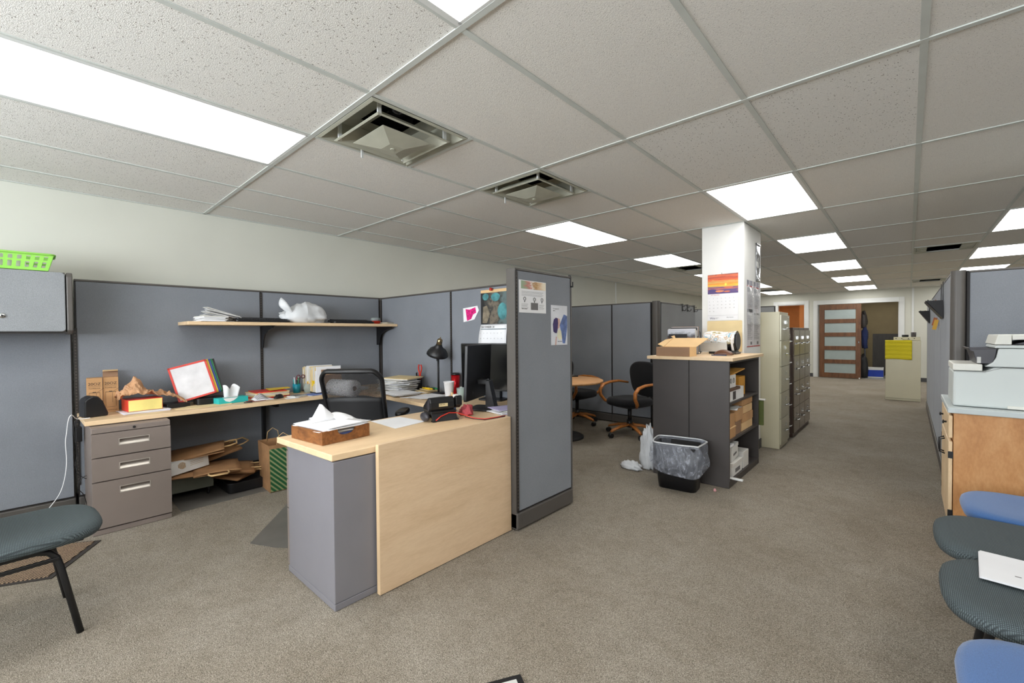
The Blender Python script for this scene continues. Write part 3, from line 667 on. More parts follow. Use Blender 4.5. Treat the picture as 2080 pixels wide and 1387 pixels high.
# red and yellow folders pile
t=thing('folder_pile','pile of red, manila and yellow folders behind the mouse','folders',(-4.22,1.40,Z0),.1)
z=0
for k,(mm,w,l,h,a) in enumerate(((M_red,.22,.28,.012,.1),(M_manila,.22,.28,.014,-.05),(M_paper2,.21,.27,.012,.05),(M_manila,.22,.28,.010,0),(M_red,.21,.25,.008,-.12))):
    B().box(-w/2,w/2,-l/2,l/2,0,h,T(0,0,z)@RZ(a)).obj('folder',mm,t); z+=h+.0008
B().prism([(-.09,.02),(.09,-.02),(.07,.17),(-.02,.19)],0,.003,T(0,0,z+.004)@RX(.02)).obj('yellow_folder',M_yel,t,label='bright yellow folder')
t=thing('newspaper','folded black and white newspaper leaning on the red folders','newspaper',(-4.09,1.30,Z0))
def npp(i,j): return (-.02+.11*i,-.07+.15*j,.002+.05*(1-i)*math.exp(-((j-.45)/.3)**2)+.002)
o=B().grid(npp,12,12).obj('page',M_paper,t,solid=.002)
b=B()
for k in range(6): b.grid(lambda i,j,k=k:(npp(.12+.13*k+.06*i,.15+.6*j)[0],npp(.12+.13*k+.06*i,.15+.6*j)[1],npp(.12+.13*k+.06*i,.15+.6*j)[2]+.0018),2,8)
b.obj('print_bars',M_ink,t)['kind']='stuff'
def mouse(label,x,y,z,a):
    t=thing('computer_mouse',label,'computer mouse',(x,y,z),a)
    B().grid(lambda i,j:((.03*math.sin(PI*i)*math.cos(2*PI*j)),(.055*-math.cos(PI*i)),max(0,(.034-.008*math.cos(PI*i))*math.sin(PI*i)*math.sin(2*PI*j))+.001),12,16).obj('shell',M_black,t)
    B().cyl(.006,-.003,.003,12,T(0,-.03,.030)@RY(PI/2)).obj('wheel',M_blackm,t)
mouse('black mouse on the long desk beside the newspaper',-4.05,1.43,Z0,.6)
t=thing('desk_tray','flat red-brown notebook lying under the black mouse area','notebook',(-4.03,1.25,Z0),.1)
B().box(-.04,.04,-.07,.06,0,.004).obj('cover',mat('maroon_cover',(120,56,54),.6),t)
t=thing('pen','short black pen lying at the desk edge near the tissue box','pen',(-3.97,1.17,Z0+.004),1.4); B().tube([(-.03,0,0),(.03,0,0)],.004,8).obj('barrel',M_black,t)
t=thing('calculator','pale grey calculator pad lying right of the black mouse','calculator',(-4.02,1.57,Z0),.35)
B().box(-.05,.05,-.06,.07,0,.012).obj('body',M_ghost,t,bev=.002); b=B()
for i in range(4):
    for j in range(5): b.box(-.042+.021*i,-.026+.021*i,-.05+.02*j,-.035+.02*j,.012,.0145)
b.obj('keys',M_inkg,t)['kind']='stuff'
tag(B().box(-4.0,-3.93,1.46,1.56,Z0,Z0+.002,T(0,0,0)).obj('paper_slip',M_paper),'small white paper slip on the desk edge by the calculator','paper')
t=thing('blue_sheet','blue printed sheets lying below the jar and sorter','papers',(-4.06,1.78,Z0),.15)
B().box(-.09,.09,-.13,.13,0,.002).obj('sheet',M_paper,t); B().box(-.08,.085,-.12,.11,.0025,.0045,RZ(.1)).obj('sheet',mat('blue_print',(96,122,186),.6,var=.15,vs=20),t)
# pen cup and jar
def cup_of(t,n,r,h0,h1,cols,seed):
    q=random.Random(seed)
    for k in range(n):
        a=q.uniform(0,6.3); d=q.uniform(.2,.9)*r; h=q.uniform(h0,h1); c=cols[k%len(cols)]
        B().tube([(d*math.cos(a)*.5,d*math.sin(a)*.5,.006),(d*math.cos(a)*1.7,d*math.sin(a)*1.7,h)],.0038,6).obj('pen',c,t)
t=thing('pen_cup','teal cup full of pens and scissors on the long desk','pen cup',(-4.31,1.685,Z0))
B().lathe([(.028,0),(.032,.002),(.036,.085),(.033,.085),(.029,.006)],20,cap=False).obj('cup',mat('teal_plastic',(16,130,148),.4),t)
cup_of(t,9,.030,.12,.165,[M_black,M_ink,M_paper,M_teal,M_red,M_grn],2)
sc=B(); 
for s in (0,.042): sc.tube([(.0,s+.018+.016*math.cos(a*PI/6),.15+.016*math.sin(a*PI/6)) for a in range(12)],.004,6,closed=True)
sc.obj('scissor_handles',mat('maroon_plastic',(96,32,44),.4),t)
t=thing('glass_jar','clear jar of clips and corks beside the pen cup','jar',(-4.24,1.765,Z0))
B().lathe([(.036,0),(.04,.003),(.042,.085),(.040,.085),(.038,.006),(.0,.005)],24,cap=False).obj('jar',M_jar,t)
q=random.Random(4)
for k in range(16):
    a=q.uniform(0,6.3); d=q.uniform(0,.026)
    B().lathe([(.0,-.010),(.009,-.008),(.009,.008),(.0,.010)],8,T(d*math.cos(a),d*math.sin(a),.012+.0062*k)@RX(q.uniform(0,3))@RY(q.uniform(0,3)),cap=False).obj('cork',[M_kraftl,M_honey,M_yel,M_kraft][k%4],t)
# file sorter
t=thing('file_sorter','desk file sorter packed with manila folders and white papers','file sorter',(-4.215,1.885,Z0),PI/2-.06)
B().box(-.12,.12,-.18,.18,0,.012).obj('base',M_black,t,bev=.003)
q=random.Random(9)
for k in range(15):
    y=-.172+.345*k/14; mm=[M_manila,M_paper,M_manila,M_paper2][k%4]; h=.20+q.uniform(0,.045)+(.02 if k%4==0 else 0); 
    if k<2: mm=M_paper
    o=B().box(-.115+q.uniform(-.01,.01),.115+q.uniform(-.01,.015),-.004,.004,0,h,T(0,y,.013)@RX(q.uniform(-.04,.04))).obj('file_folder',mm,t)
t2=B().box(-.122,-.105,-.10,-.06,.07,.12).obj('yellow_tag',M_yel,t)
B().box(-.075,.115,-.186,-.180,.013,.225,RZ(-.0)).obj('brown_file_folder',M_kraftd,t,label='brown folder turned face out')
# papers, rolls, corner
pr0=onz(698,805,ZD); t=thing('paper_roll','white paper towel roll lying in the desk corner behind the chair mesh','paper roll',(pr0.x,pr0.y,Z0+.075),.25)
B().lathe([(.022,-.14),(.074,-.14),(.074,.14),(.022,.14)],32,RY(PI/2),cap=False).obj('roll',M_paper,t); B().lathe([(.0215,-.139),(.0215,.139)],20,RY(PI/2),cap=False).obj('core',M_kraftd,t)
stack('large messy stack of papers in the desk corner right of the office chair','papers',(-3.66,2.39,Z0),.2,24,.30,.23,[M_paper,M_paper2,M_paper,M_paper2,M_ghost],.032,.5,(.002,.006))
t=thing('folder','manila folder lying on top of the messy corner paper stack','folder',(-3.64,2.42,Z0+.125),.25); B().box(-.16,.16,-.115,.115,0,.006,RX(.03)).obj('cover',M_manila,t); B().box(-.15,.15,-.11,.11,-.008,-.001,RX(.03)).obj('sheets',M_paper,t)
stack('white papers spread on the desk front right of the office chair','papers',(-3.42,2.25,Z0),-.2,7,.30,.22,[M_paper,M_paper,M_ghost],.03,.25,(.001,.004))
stack('low white paper pile left behind the paper roll','papers',(-4.06,2.17,Z0),.4,7,.18,.13,[M_paper,M_paper2],.02,.4,(.001,.004))
t=thing('tool_cup','black cup with red handled pliers and small drivers behind the paper stack','tool cup',(-3.62,2.585,Z0))
B().lathe([(.034,0),(.036,.002),(.038,.13),(.035,.13),(.033,.006)],20,cap=False).obj('cup',M_black,t)
for s in (-1,1):
    B().tube([(.03+s*.004,0,.10),(.03+s*.008,0,.16),(.03+s*.022,0,.19),(.03+s*.026,0,.22),(.03+s*.016,0,.245)],.0085,8,flat=.7).obj('plier_handle',M_red,t)
cup_of(t,6,.026,.15,.175,[M_black,M_dark],6)
t=thing('sunglasses','dark spectacles lying right of the corner paper stack','glasses',(-3.47,2.56,Z0+.012),.3)
for s in (-1,1): B().tube([(s*.03+.024*math.cos(a*PI/6),0,.015+.018*math.sin(a*PI/6)) for a in range(12)],.0025,6,closed=True).obj('rim',M_black,t)
B().tube([(-.054,0,.02),(-.055,.10,.012)],.002,6).tube([(.054,0,.02),(.055,.10,.012)],.002,6).each('temple',M_black,t)
t=thing('marker_pens','pad of pens with yellow highlighters beside the lamp base','markers',(-3.34,2.50,Z0),-.25)
stack('small loose paper pile below the yellow highlighters','papers',(-3.34,2.47,Z0),-.2,4,.2,.15,[M_paper2,M_paper,M_manila],.02,.4,(.002,.005))
t.location.z+=.025
B().box(-.10,.10,-.05,.05,0,.004).obj('pad',M_manila,t)
for k,(c,a) in enumerate(((M_yel,.0),(M_yel,.12),(M_black,-.2),(M_grn,.3))): B().tube([(-.07+.02*k,-.03+.02*k,.013),(.07+.01*k,-.02+.02*k+.02*a,.013)],.008,8).obj('marker',c,t)
# desk lamp
t=thing('desk_lamp','black desk lamp with bell shade and brass collar','lamp',(-3.19,2.50,Z0))
B().lathe([(.075,0),(.078,.006),(.07,.014),(.012,.018)],28).obj('base',M_black,t)
B().tube([(0,0,.015),(0,0,.36)],.0095,12).obj('pole',M_blackm,t)
B().cyl(.012,-.02,.02,14,T(-.012,-.006,.335)@RX(PI/2)).box(-.02,-.006,-.006,.006,.30,.35).obj('joint_knob',M_black,t)
Ms=T(.0,0,.40)@RY(.42)@RX(.10)
B().lathe([(.098,-.045),(.100,-.045),(.092,-.022),(.075,.004),(.048,.022),(.032,.042),(.026,.062),(.022,.062),(.028,.040),(.044,.018),(.07,.0),(.088,-.024)],36,Ms,cap=False).obj('shade',M_black,t)
br=mat('brass',(150,134,104),.3,metal=1); B().lathe([(.024,.058),(.026,.060),(.024,.105),(.016,.112),(.006,.116),(.005,.130),(.0,.131)],20,Ms,cap=False).obj('collar',br,t); B().cyl(.005,.0,.03,8,Ms@T(.0,0,.085)@RY(PI/2)).obj('switch',M_black,t)
# cups on the right run
t=thing('foam_cup','white foam cup behind the desk phone','cup',(-2.955,2.43,Z0))
B().lathe([(.031,0),(.033,.003),(.045,.125),(.048,.128),(.048,.134),(.044,.134),(.042,.120),(.030,.006),(.0,.005)],28,cap=False).obj('cup',M_paper,t)
B().lathe([(.0435,.108),(.0447,.108),(.0447,.110),(.0437,.110)],28,cap=False).obj('ring',M_paper2,t)
t=thing('tumbler','glossy red insulated tumbler with black lid behind the foam cup','tumbler',(-3.05,2.585,Z0))
B().lathe([(.03,0),(.032,.003),(.041,.175)],24).obj('cup',mat('metallic_red',(190,16,26),.2,metal=.5),t); B().lathe([(.043,.175),(.043,.185),(.036,.193),(.0,.193)],24).obj('lid',M_black,t)
t=thing('green_jar','squat green glass jar right of the foam cup','jar',(-2.87,2.52,Z0)); B().lathe([(.032,0),(.038,.01),(.039,.05),(.030,.065),(.030,.075)],24).obj('jar',mat('green_glass',(120,170,140),.2,alpha=.8),t); B().lathe([(.031,.075),(.031,.086),(.0,.088)],20).obj('lid',M_ghost,t)
t=thing('drinking_glass','clear drinking glass in front of the left monitor','glass',(-2.74,2.38,Z0)); B().lathe([(.028,0),(.03,.003),(.037,.10),(.035,.10),(.028,.008),(0,.007)],24,cap=False).obj('glass',M_jar,t)
t=thing('rubber_stamps','small wooden rubber stamps between the jar and monitor','stamps',(-2.83,2.36,Z0))
B().box(-.02,.02,-.02,.02,0,.03).lathe([(.01,.03),(.013,.05),(.0,.06)],12,cap=False).obj('stamp',M_kraftl,t); B().box(.03,.11,-.02,.02,0,.045).obj('sticky_pads',M_paper2,t)
tag(B().prism([(-3.24,2.12),(-3.02,2.18),(-2.95,2.40),(-3.1,2.47)],Z0+.001,Z0+.003).obj('envelope',M_paper),'white envelope lying in front of the lamp base','envelope')
stack('papers at the front of the right desk run behind the phone','papers',(-3.10,2.30,Z0+.004),.3,3,.2,.26,[M_paper,M_ghost],.02,.3,(.001,.002))
# monitors
def monitor(label,p,q,z0,z1,lean,base):
    p=Vector(p);q=Vector(q); L=(q-p).length; mid=(p+q)/2; a=math.atan2(q.y-p.y,q.x-p.x)
    t=thing('monitor',label,'monitor',(mid.x,mid.y,Z0),a,'computer monitors'); H_=z1-z0; zc=z0-Z0
    Ml=T(0,0,zc)@RX(lean)
    # local -y or +y is the screen according to base sign
    s=base
    B().prism(rrect(L,H_,.008,3,cy=H_/2),-.011,.011,Ml@RX(PI/2)).obj('shell',M_black,t,bev=.003)
    B().box(-L/2+.008,L/2-.008,-s*.0125-.001,-s*.0125+.001,.012,H_-.008,Ml).obj('screen',mat('screen_glass',(10,10,12),.12,var=0,spec=.6),t)
    B().cyl(.011,-.001,.001,20,Ml@T(-L*.26,s*.0122,.05)@RX(PI/2)).obj('round_emblem',M_printd,t)
    B().prism([(s*.075,0),(s*.15,0),(s*.105,zc+H_*.34),(s*.075,zc+H_*.34)],-.035,.035,YZs).obj('stand_neck',M_black,t,bev=.004)
    B().box(-.035,.035,min(s*.012,s*.085),max(s*.012,s*.085),zc+H_*.26,zc+H_*.36).obj('mount',M_black,t,bev=.006)
    B().prism(rrect(.22,.20,.03,4,cy=s*.05),.0,.012).obj('stand_foot',M_black,t,bev=.003)
    return t
monitor('black monitor seen from its screen side, left one of two',(-2.80,2.45,0),(-2.26,2.61,0),.80,1.188,.03,1)
m2=monitor('black monitor seen from behind, nearer the tall poster partition',(-2.235,1.975,0),(-2.41,2.375,0),.80,1.187,.04,-1)
lg=B().lathe([(.014,.0),(.014,.001)],20,cap=False); 
# things near the monitor foot
t=thing('small_box','small dark blue carton behind the desk phone','box',(-2.40,1.96,Z0),.95); B().box(-.055,.055,-.035,.035,0,.04).obj('carton',mat('denim_blue_card',(46,68,100),.6),t,bev=.002); B().box(-.01,.01,-.0357,-.0352,.012,.03).obj('white_mark',M_paper2,t)
t=thing('cloth_pouch','small crumpled pink pouch under the near monitor','pouch',(-2.20,1.955,Z0)); B().grid(blob(11,.05,.045,.035,.2,fold=.4),20,14).obj('pouch',mat('rose_cloth',(196,84,92),.8,var=.15,vs=30),t)
stack('stack of white and purple papers beneath the near monitor at the tall partition','papers',(-2.045,2.26,Z0),1.45,8,.30,.17,[M_paper,M_ghost,mat('red_paper',(168,50,62),.7),M_paper,mat('purple_edge_paper',(180,172,206),.8)],.02,.25,(.002,.004))
# desk phone seen from the back
t=thing('desk_phone','black office desk phone seen from behind, with a cream label','telephone',(-2.225,1.755,Z0),1.33)
YZ=Matrix(((0,0,1,0),(1,0,0,0),(0,1,0,0),(0,0,0,1)))
B().prism([(-.045,.055),(-.060,.078),(-.058,.115),(-.045,.143),(-.025,.146),(.055,.085),(.06,.06)],-.095,.075,YZ).obj('body',M_black,t,bev=.008)
B().prism([(-.040,.058),(-.056,.080),(-.054,.112),(-.042,.136),(-.03,.130),(-.01,.09)],-.0985,-.0955,YZ).obj('end_cap',M_printd,t,bev=.002)
B().prism([(-.085,.0),(-.072,.0),(-.045,.040),(.045,.030),(.066,.0),(.078,.0),(.055,.075),(-.045,.062)],-.085,.085,YZ).obj('wedge_stand',M_blackm,t,bev=.003)
for x in (-.078,.076): B().box(x-.012,x+.012,-.092,-.060,.0,.008).box(x-.012,x+.012,.06,.085,.0,.008).each('foot',M_black,t)
B().box(-.085,.085,-.066,-.058,.052,.060).obj('stand_lip',M_black,t,bev=.002)
B().prism([(-.02,.065),(-.050,.085),(-.048,.140),(-.035,.148),(.04,.10),(.05,.06)],.088,.135,YZ).obj('side_module',M_black,t,bev=.008)
B().grid(lambda i,j:(-.118+.022*math.sin(PI*i)*math.cos(2*PI*j),-.03+.055*-math.cos(PI*i),.031+.028*math.sin(PI*i)*math.sin(2*PI*j)),12,16).obj('handset',M_printd,t)
lb=B().box(-.030,.030,-.0005,.0005,0,.020,T(-.005,-.0605,.088)@RX(.02)).obj('label_sticker',mat('cream_label',(214,196,150),.6),t)
text('PARK 1204',.008,M_ink,t,T(-.032,-.0616,.098)@FY)
p=[onz(u,v,z) for u,v,z in ((886,854,ZD+.012),(895,846,ZD+.03),(912,838,ZD+.045),(928,838,ZD+.04),(945,843,ZD+.02),(962,849,ZD+.006),(985,851,ZD+.006),(1010,847,ZD+.006),(1026,844,ZD+.006))]
t=thing('network_cable','red network cable running from the desk phone to the partition','cable',(0,0,0)); B().tube(p,.0035,8).obj('cable',M_red,t)
t=thing('network_cable','black cable beside the red one on the reception desk','cable',(0,0,0)); B().tube([q_+Vector((.012,-.014,-.001 if i>4 else -.008)) for i,q_ in enumerate(p)][4:],.0025,8).obj('cable',M_black,t)
# wooden letter tray with papers
t=thing('letter_tray','worn wooden letter tray heaped with white papers on the reception desk','tray',(-2.285,1.065,Z0),.10)
w,l,h=.30,.25,.066
def scoop(n=12):
    pts=[(-w/2,0),(w/2,0),(w/2,h),(.065,h)]
    for i in range(n+1):
        a=PI*i/n; pts.append((.058*math.cos(a),h-.034*math.sin(a)**.8))
    return pts+[(-.065,h),(-w/2,h)]
XZ=Matrix(((1,0,0,0),(0,0,1,0),(0,1,0,0),(0,0,0,1)))
R90=RZ(PI/2)
l2=.27
B().prism([(x*l2/w,z) for x,z in scoop()],w/2-.012,w/2,YZ@Matrix(((1,0,0,0),(0,1,0,0),(0,0,1,0),(0,0,0,1)))).obj('front_board',M_tray,t)
for a in ((-w/2,w/2-.012,-l2/2,-l2/2+.012,0,h),(-w/2,w/2-.012,l2/2-.012,l2/2,0,h),(-w/2,-w/2+.012,-l2/2+.012,l2/2-.012,0,h)): B().box(*a).obj('side_board',M_tray,t,bev=.001)
B().box(-w/2+.012,w/2-.012,-l2/2+.012,l2/2-.012,.002,.008).obj('bottom_board',M_tray,t)
t=thing('paper_heap','heap of loose white letters in the wooden tray, one standing like a peak','papers',(-2.285,1.065,Z0+.01),.10)
M_bluef=mat('blue_folder',(96,112,176),.6)
for k in range(4): B().box(-.125,.125,-.115,.11,0,.009,T(.0,-.002,.001+.0100*k)@RZ(.02*(k%2))).obj('sheet_bundle',(M_ghost,M_paper,M_bluef,M_paper)[k],t)
B().box(-.16,.13,-.125,.10,0,.002,T(0,0,.040)@RY(.05)@RX(-.07)).obj('grey_folder',M_inkg,t)
q=random.Random(3)
for k in range(6):
    rpaper('letter',M_paper,t,.29,.24,.048+.0035*k,q.uniform(-.015,.02),q.uniform(-.01,.03),q.uniform(-.12,.12),th=.001,curl=q.uniform(.004,.014),n=8)
B().grid(lambda i,j:(-.05-.10*i,.02+.20*(j-.5)*(1-.2*i)+.02*i,.068+.020*math.sin(PI*i)+.085*max(0,1-abs(j-.42)*3.0)*i**.7),14,20).obj('standing_letter',M_paper,t,solid=.001)
B().grid(lambda i,j:(-.12+.16*i,.05+.11*j,.065+.030*(1-i)*math.sin(PI*j*.8+.5)+.006*math.sin(6*i)),10,10).obj('curled_letter',M_paper,t,solid=.001)
b=B()
for k in range(5): b.box(.0,.05+.01*k,-.07+.026*k,-.068+.026*k,.1125,.1128,RX(0))
tag(B().prism([(onz(u,v,ZD).x,onz(u,v,ZD).y) for u,v in ((753,856),(803,871),(865,856),(812,847))][::-1],Z0,Z0+.0012).obj('paper_sheet',M_paper),'single sheet of paper lying between the tray and the desk phone','paper')
# ================================================================ PINNED PAPERS
def art(name,stops,axis='Z',warp=.35,scale=3,extra=None,sc=(1,1,1)):
    q=N(name); co=q.co('Generated',sc); n=q.noise(co,scale,4,.6,1.2); s=q.n('ShaderNodeSeparateXYZ'); q.l(q.co('Generated'),s.inputs[0])
    a=q.n('ShaderNodeMath',operation='MULTIPLY_ADD'); q.l(n,a.inputs[0]); a.inputs[1].default_value=warp; q.l(s.outputs[axis],a.inputs[2])
    b=q.n('ShaderNodeMath',operation='SUBTRACT'); q.l(a.outputs[0],b.inputs[0]); b.inputs[1].default_value=warp/2
    c=q.ramp(b.outputs[0],stops); q.l(c,q.b.inputs['Base Color']); q.b.inputs['Roughness'].default_value=.4; return q.m
XZp=Matrix(((1,0,0,0),(0,0,1,0),(0,1,0,0),(0,0,0,1)))   # (x,z) polygons extruded in y
YZp=Matrix(((0,0,1,0),(1,0,0,0),(0,1,0,0),(0,0,0,1)))   # (y,z) polygons extruded in x
YP=2.652
t=thing('drawing','torn white note with a magenta marker scribble pinned on the partition','drawing',(0,0,0))
B().prism([(-3.005,1.375),(-3.01,1.50),(-2.82,1.515),(-2.80,1.475),(-2.86,1.395),(-2.92,1.385)],YP-.003,YP-.001,XZp).obj('sheet',M_paper,t)
B().prism([(-2.955,1.385),(-2.975,1.492),(-2.92,1.485),(-2.87,1.497),(-2.845,1.503),(-2.835,1.455),(-2.875,1.44),(-2.90,1.40)],YP-.0045,YP-.0035,XZp).obj('scribble',M_pink,t)
t=thing('wall_calendar','hanging wall calendar with teal boulders and a december page, pushed with a red pin','calendar',(0,0,0))
cx0,cx1=-2.775,-2.46
M_cal1=art('teal_stones_photo',[(.0,(64,96,104)),(.25,(40,44,46)),(.42,(94,150,150)),(.6,(34,40,42)),(.75,(150,140,120)),(.9,(62,120,126))],'Z',1.1,3.2)
B().box(cx0,cx1,YP-.003,YP-.001,1.35,1.62).obj('picture',art('rock_picture',[(.1,(38,38,40)),(.35,(70,68,64)),(.5,(122,112,98)),(.7,(60,58,54)),(.9,(96,112,112))],'X',.9,4),t)
B().box(cx0,cx1,YP-.0035,YP-.0005,1.62,1.645).obj('wood_strip',M_kraftl,t)
def ell(cx,cz,rx,rz_,n=18,a0=0): return [(cx+rx*math.cos(2*PI*i/n+a0)*(1+.06*math.sin(3*2*PI*i/n)),cz+rz_*math.sin(2*PI*i/n+a0)) for i in range(n)]
M_tealr=mat('teal_boulder',(70,128,132),.6,var=.25,vs=14)
for e in (ell(-2.715,1.585,.038,.030),ell(-2.595,1.578,.052,.036),ell(-2.515,1.455,.054,.072,18,.4)): B().prism(e,YP-.004,YP-.0032,XZp).obj('printed_stone',M_tealr,t)
B().prism([(-2.755,1.36),(-2.70,1.36),(-2.66,1.44),(-2.70,1.51),(-2.745,1.50)],YP-.004,YP-.0032,XZp).obj('printed_trunk',mat('sand_trunk',(126,116,98),.6,var=.2,vs=20),t)
B().grid(lambda i,j:(cx0-.012*math.sin(PI*j*.7)+(cx1-cx0+.012*math.sin(PI*j*.7))*i,YP-.004-.022*math.sin(PI*j)*(1-i*.3),1.345-.30*j),6,14).obj('page',M_paper,t,solid=.001)
text('DECEMBER 20',.024,M_ink,t,T(cx0+.012,YP-.012,1.316)@FY,sp=1.1)
B().box(cx0+.005,cx1-.004,YP-.0135,YP-.0130,1.303,1.309).obj('weekday_bar',mat('slate_print',(52,84,92),.6),t)
k=0
for r_ in range(5):
    for c_ in range(7):
        k+=1
        if k>31: break
        text(str(k),.011,M_ink,t,T(cx0+.018+.0415*c_,YP-.031,1.268-.0455*r_)@FY,name='date')
tp=thing('push_pin','red push pin holding up the december calendar','push pin',(-2.63,YP-.001,1.645)); B().lathe([(.003,0),(.003,.008),(.013,.010),(.011,.026),(.014,.028),(.0,.030)],16,RX(PI/2)).obj('head',M_red,tp)
XP=-1.8395
t=thing('poster','white flyer with a photo header and three bulb icons on the tall partition','poster',(0,0,0))
y0,y1,z0,z1=2.092,2.372,1.400,1.610
B().box(XP-.001,XP,y0,y1,z0,z1).obj('sheet',M_paper,t)
B().box(XP+.0003,XP+.0008,y0+.02,y1-.004,z1-.055,z1-.004).obj('header_photo',art('header_people',[(.1,(150,170,140)),(.3,(196,120,110)),(.45,(235,225,215)),(.55,(176,130,70)),(.75,(226,196,160)),(.95,(238,228,206))],'Y',.5,5),t)
FXP=lambda y,z,dx=.0004:T(XP+dx,y,z)@FX
b=B()
for i,z in enumerate((1.537,1.529,1.519,1.511)): b.box(XP+.0003,XP+.0006,y0+.025,y1-.03-.01*(i%2),z,z+.0016)
for y,w_ in ((y0+.022,.07),(y1-.075,.055)):
    for i in range(5): b.box(XP+.0003,XP+.0006,y,y+w_-.006*(i%3),1.455-.007*i,1.4565-.007*i)
b.obj('text_lines',M_inkg,t)['kind']='stuff'
B().box(XP+.0003,XP+.0006,y0+.118,y0+.193,1.420,1.467).obj('grey_block',M_inkg,t)
for y in (y0+.055,y0+.155,y1-.045):
    B().tube([(XP+.001,y+.011*math.cos(a),1.490+.011*math.sin(a)) for a in [PI*i/6-PI/4*0 for i in range(12)]],.0016,5,closed=True).obj('bulb_icon',M_ink,t)
    B().prism([(y-.006,1.476),(y+.006,1.476),(y,1.466)],XP+.0003,XP+.0008,YZp).obj('bulb_tip',M_ink,t)
text('Allen Stevens',.010,M_ink,t,FXP(y0+.025,1.422),shear=.3)
t=thing('poster','narrow poster of a dark haired woman and a man in blue on the tall partition','poster',(0,0,0))
y0,y1,z0,z1=2.428,2.622,1.182,1.462
B().box(XP-.001,XP,y0,y1,z0,z1).obj('sheet',mat('poster_sheet',(218,220,226),.6,var=.04),t)
M_indigo=mat('indigo_hair',(56,44,96),.6,var=.1,vs=20); M_bsh=mat('blue_shirt_print',(92,112,160),.6,var=.25,vs=20); M_skin=mat('printed_skin',(206,170,160),.6,var=.05)
P_=lambda pts,m,n,dx=.0003:B().prism([(y0+(y1-y0)*a,z0+(z1-z0)*b_) for a,b_ in pts],XP+dx,XP+dx+.0004,YZp).obj(n,m,t)
P_([(.62,.30),(.70,.04),(.85,.03),(.92,.2),(.99,.45),(.99,.74),(.78,.78),(.62,.62),(.52,.5)],M_bsh,'man_print')
P_([(.38,.68),(.52,.66),(.55,.58),(.50,.44),(.40,.40),(.36,.5)],M_skin,'face_print')
P_([(.13,.34),(.10,.52),(.16,.64),(.28,.69),(.40,.67),(.42,.55),(.38,.38),(.34,.30),(.24,.30)],M_indigo,'hair_print',.0008)
P_([(.36,.30),(.44,.40),(.60,.36),(.66,.16),(.5,.12),(.36,.2)],mat('cream_print',(226,222,196),.6),'sweater_print',.0008)
P_([(.22,.0),(.30,.0),(.34,.2),(.28,.22)],M_skin,'arm_print',.0008)
text('It’s happened\nagain.',.013,M_inkg,t,FXP(y0+.022,1.434))
text('Allen Stevens',.010,M_ink,t,FXP(y0+.075,1.204,.0012),shear=.3)
# ---- pillar papers
YQ=4.70
M_sun=art('sunset_photo',[(.0,(92,66,120)),(.14,(86,70,130)),(.24,(196,110,96)),(.32,(110,70,120)),(.42,(250,196,60)),(.52,(240,140,50)),(.60,(214,176,90)),(.70,(226,104,54)),(.82,(180,70,54)),(.92,(220,112,70)),(1,(128,60,60))],'Z',.32,2.2,sc=(.7,1,3))
t=thing('wall_calendar','sunset photo calendar hanging on the front of the white pillar','calendar',(0,0,0))
x0,x1=-1.535,-1.247
B().box(x0,x1,YQ-.002,YQ,1.655,1.852).obj('picture',M_sun,t)
B().prism(ell(-1.362,1.745,.010,.014),YQ-.0030,YQ-.0024,XZp).obj('printed_sun',mat('sun_yellow',(255,232,90),.5),t)
for e_,c_ in ((ell(-1.335,1.716,.045,.006),(232,120,80)),(ell(-1.42,1.680,.042,.010),(226,140,96)),(ell(-1.35,1.675,.030,.008),(206,116,84)),(ell(-1.49,1.69,.04,.014),(84,70,128))): B().prism(e_,YQ-.0030,YQ-.0024,XZp).obj('printed_rock',mat('rock_print',c_,.5,var=.1),t)
B().box(x0,x1,YQ-.0025,YQ,1.385,1.654).obj('page',M_paper,t)
B().box(x0,x1,YQ-.004,YQ-.0026,1.4348,1.4356).obj('fold_line',M_inkg,t)
text('2019  September',.012,M_red,t,T(x0+.03,YQ-.0032,1.640)@FY,shear=.3)
k=0
for r_ in range(5):
    for c_ in range(7):
        k+=1
        if k>30: break
        text(str(k),.011,M_inkg,t,T(x0+.014+.0385*c_,YQ-.0032,1.605-.033*r_)@FY,name='date')
text('Wit',.030,M_navy,t,T(x0+.02,YQ-.0032,1.396)@FY,name='logo'); text('COMMERCIAL\nFINANCE',.007,M_inkg,t,T(x0+.066,YQ-.0032,1.407)@FY)
text('Allen Stevens',.012,M_ink,t,T(x0+.18,YQ-.0032,1.41)@FY,shear=.3)
B().tube([(-1.40,YQ-.006,1.852),(-1.398,YQ-.008,1.866),(-1.396,YQ-.006,1.852)],.0012,5).obj('hanging_loop',M_black,t)
t=thing('manila_folder','manila folder taped low on the pillar under the sunset calendar','folder',(0,0,0)); B().prism(rrect(.33,.31,.01,3,-1.375,1.225),YQ-.003,YQ-.0005,XZp).obj('cover',M_manila,t)
XQ=-1.193
def notice(label,y0,y1,z0,z1,name='notice_board'):
    t=thing(name,label,'poster',(0,0,0)); B().box(XQ-.0015,XQ,y0,y1,z0,z1).obj('sheet',mat('grey_newsprint',(206,202,204),.6,var=.05),t)
    return t
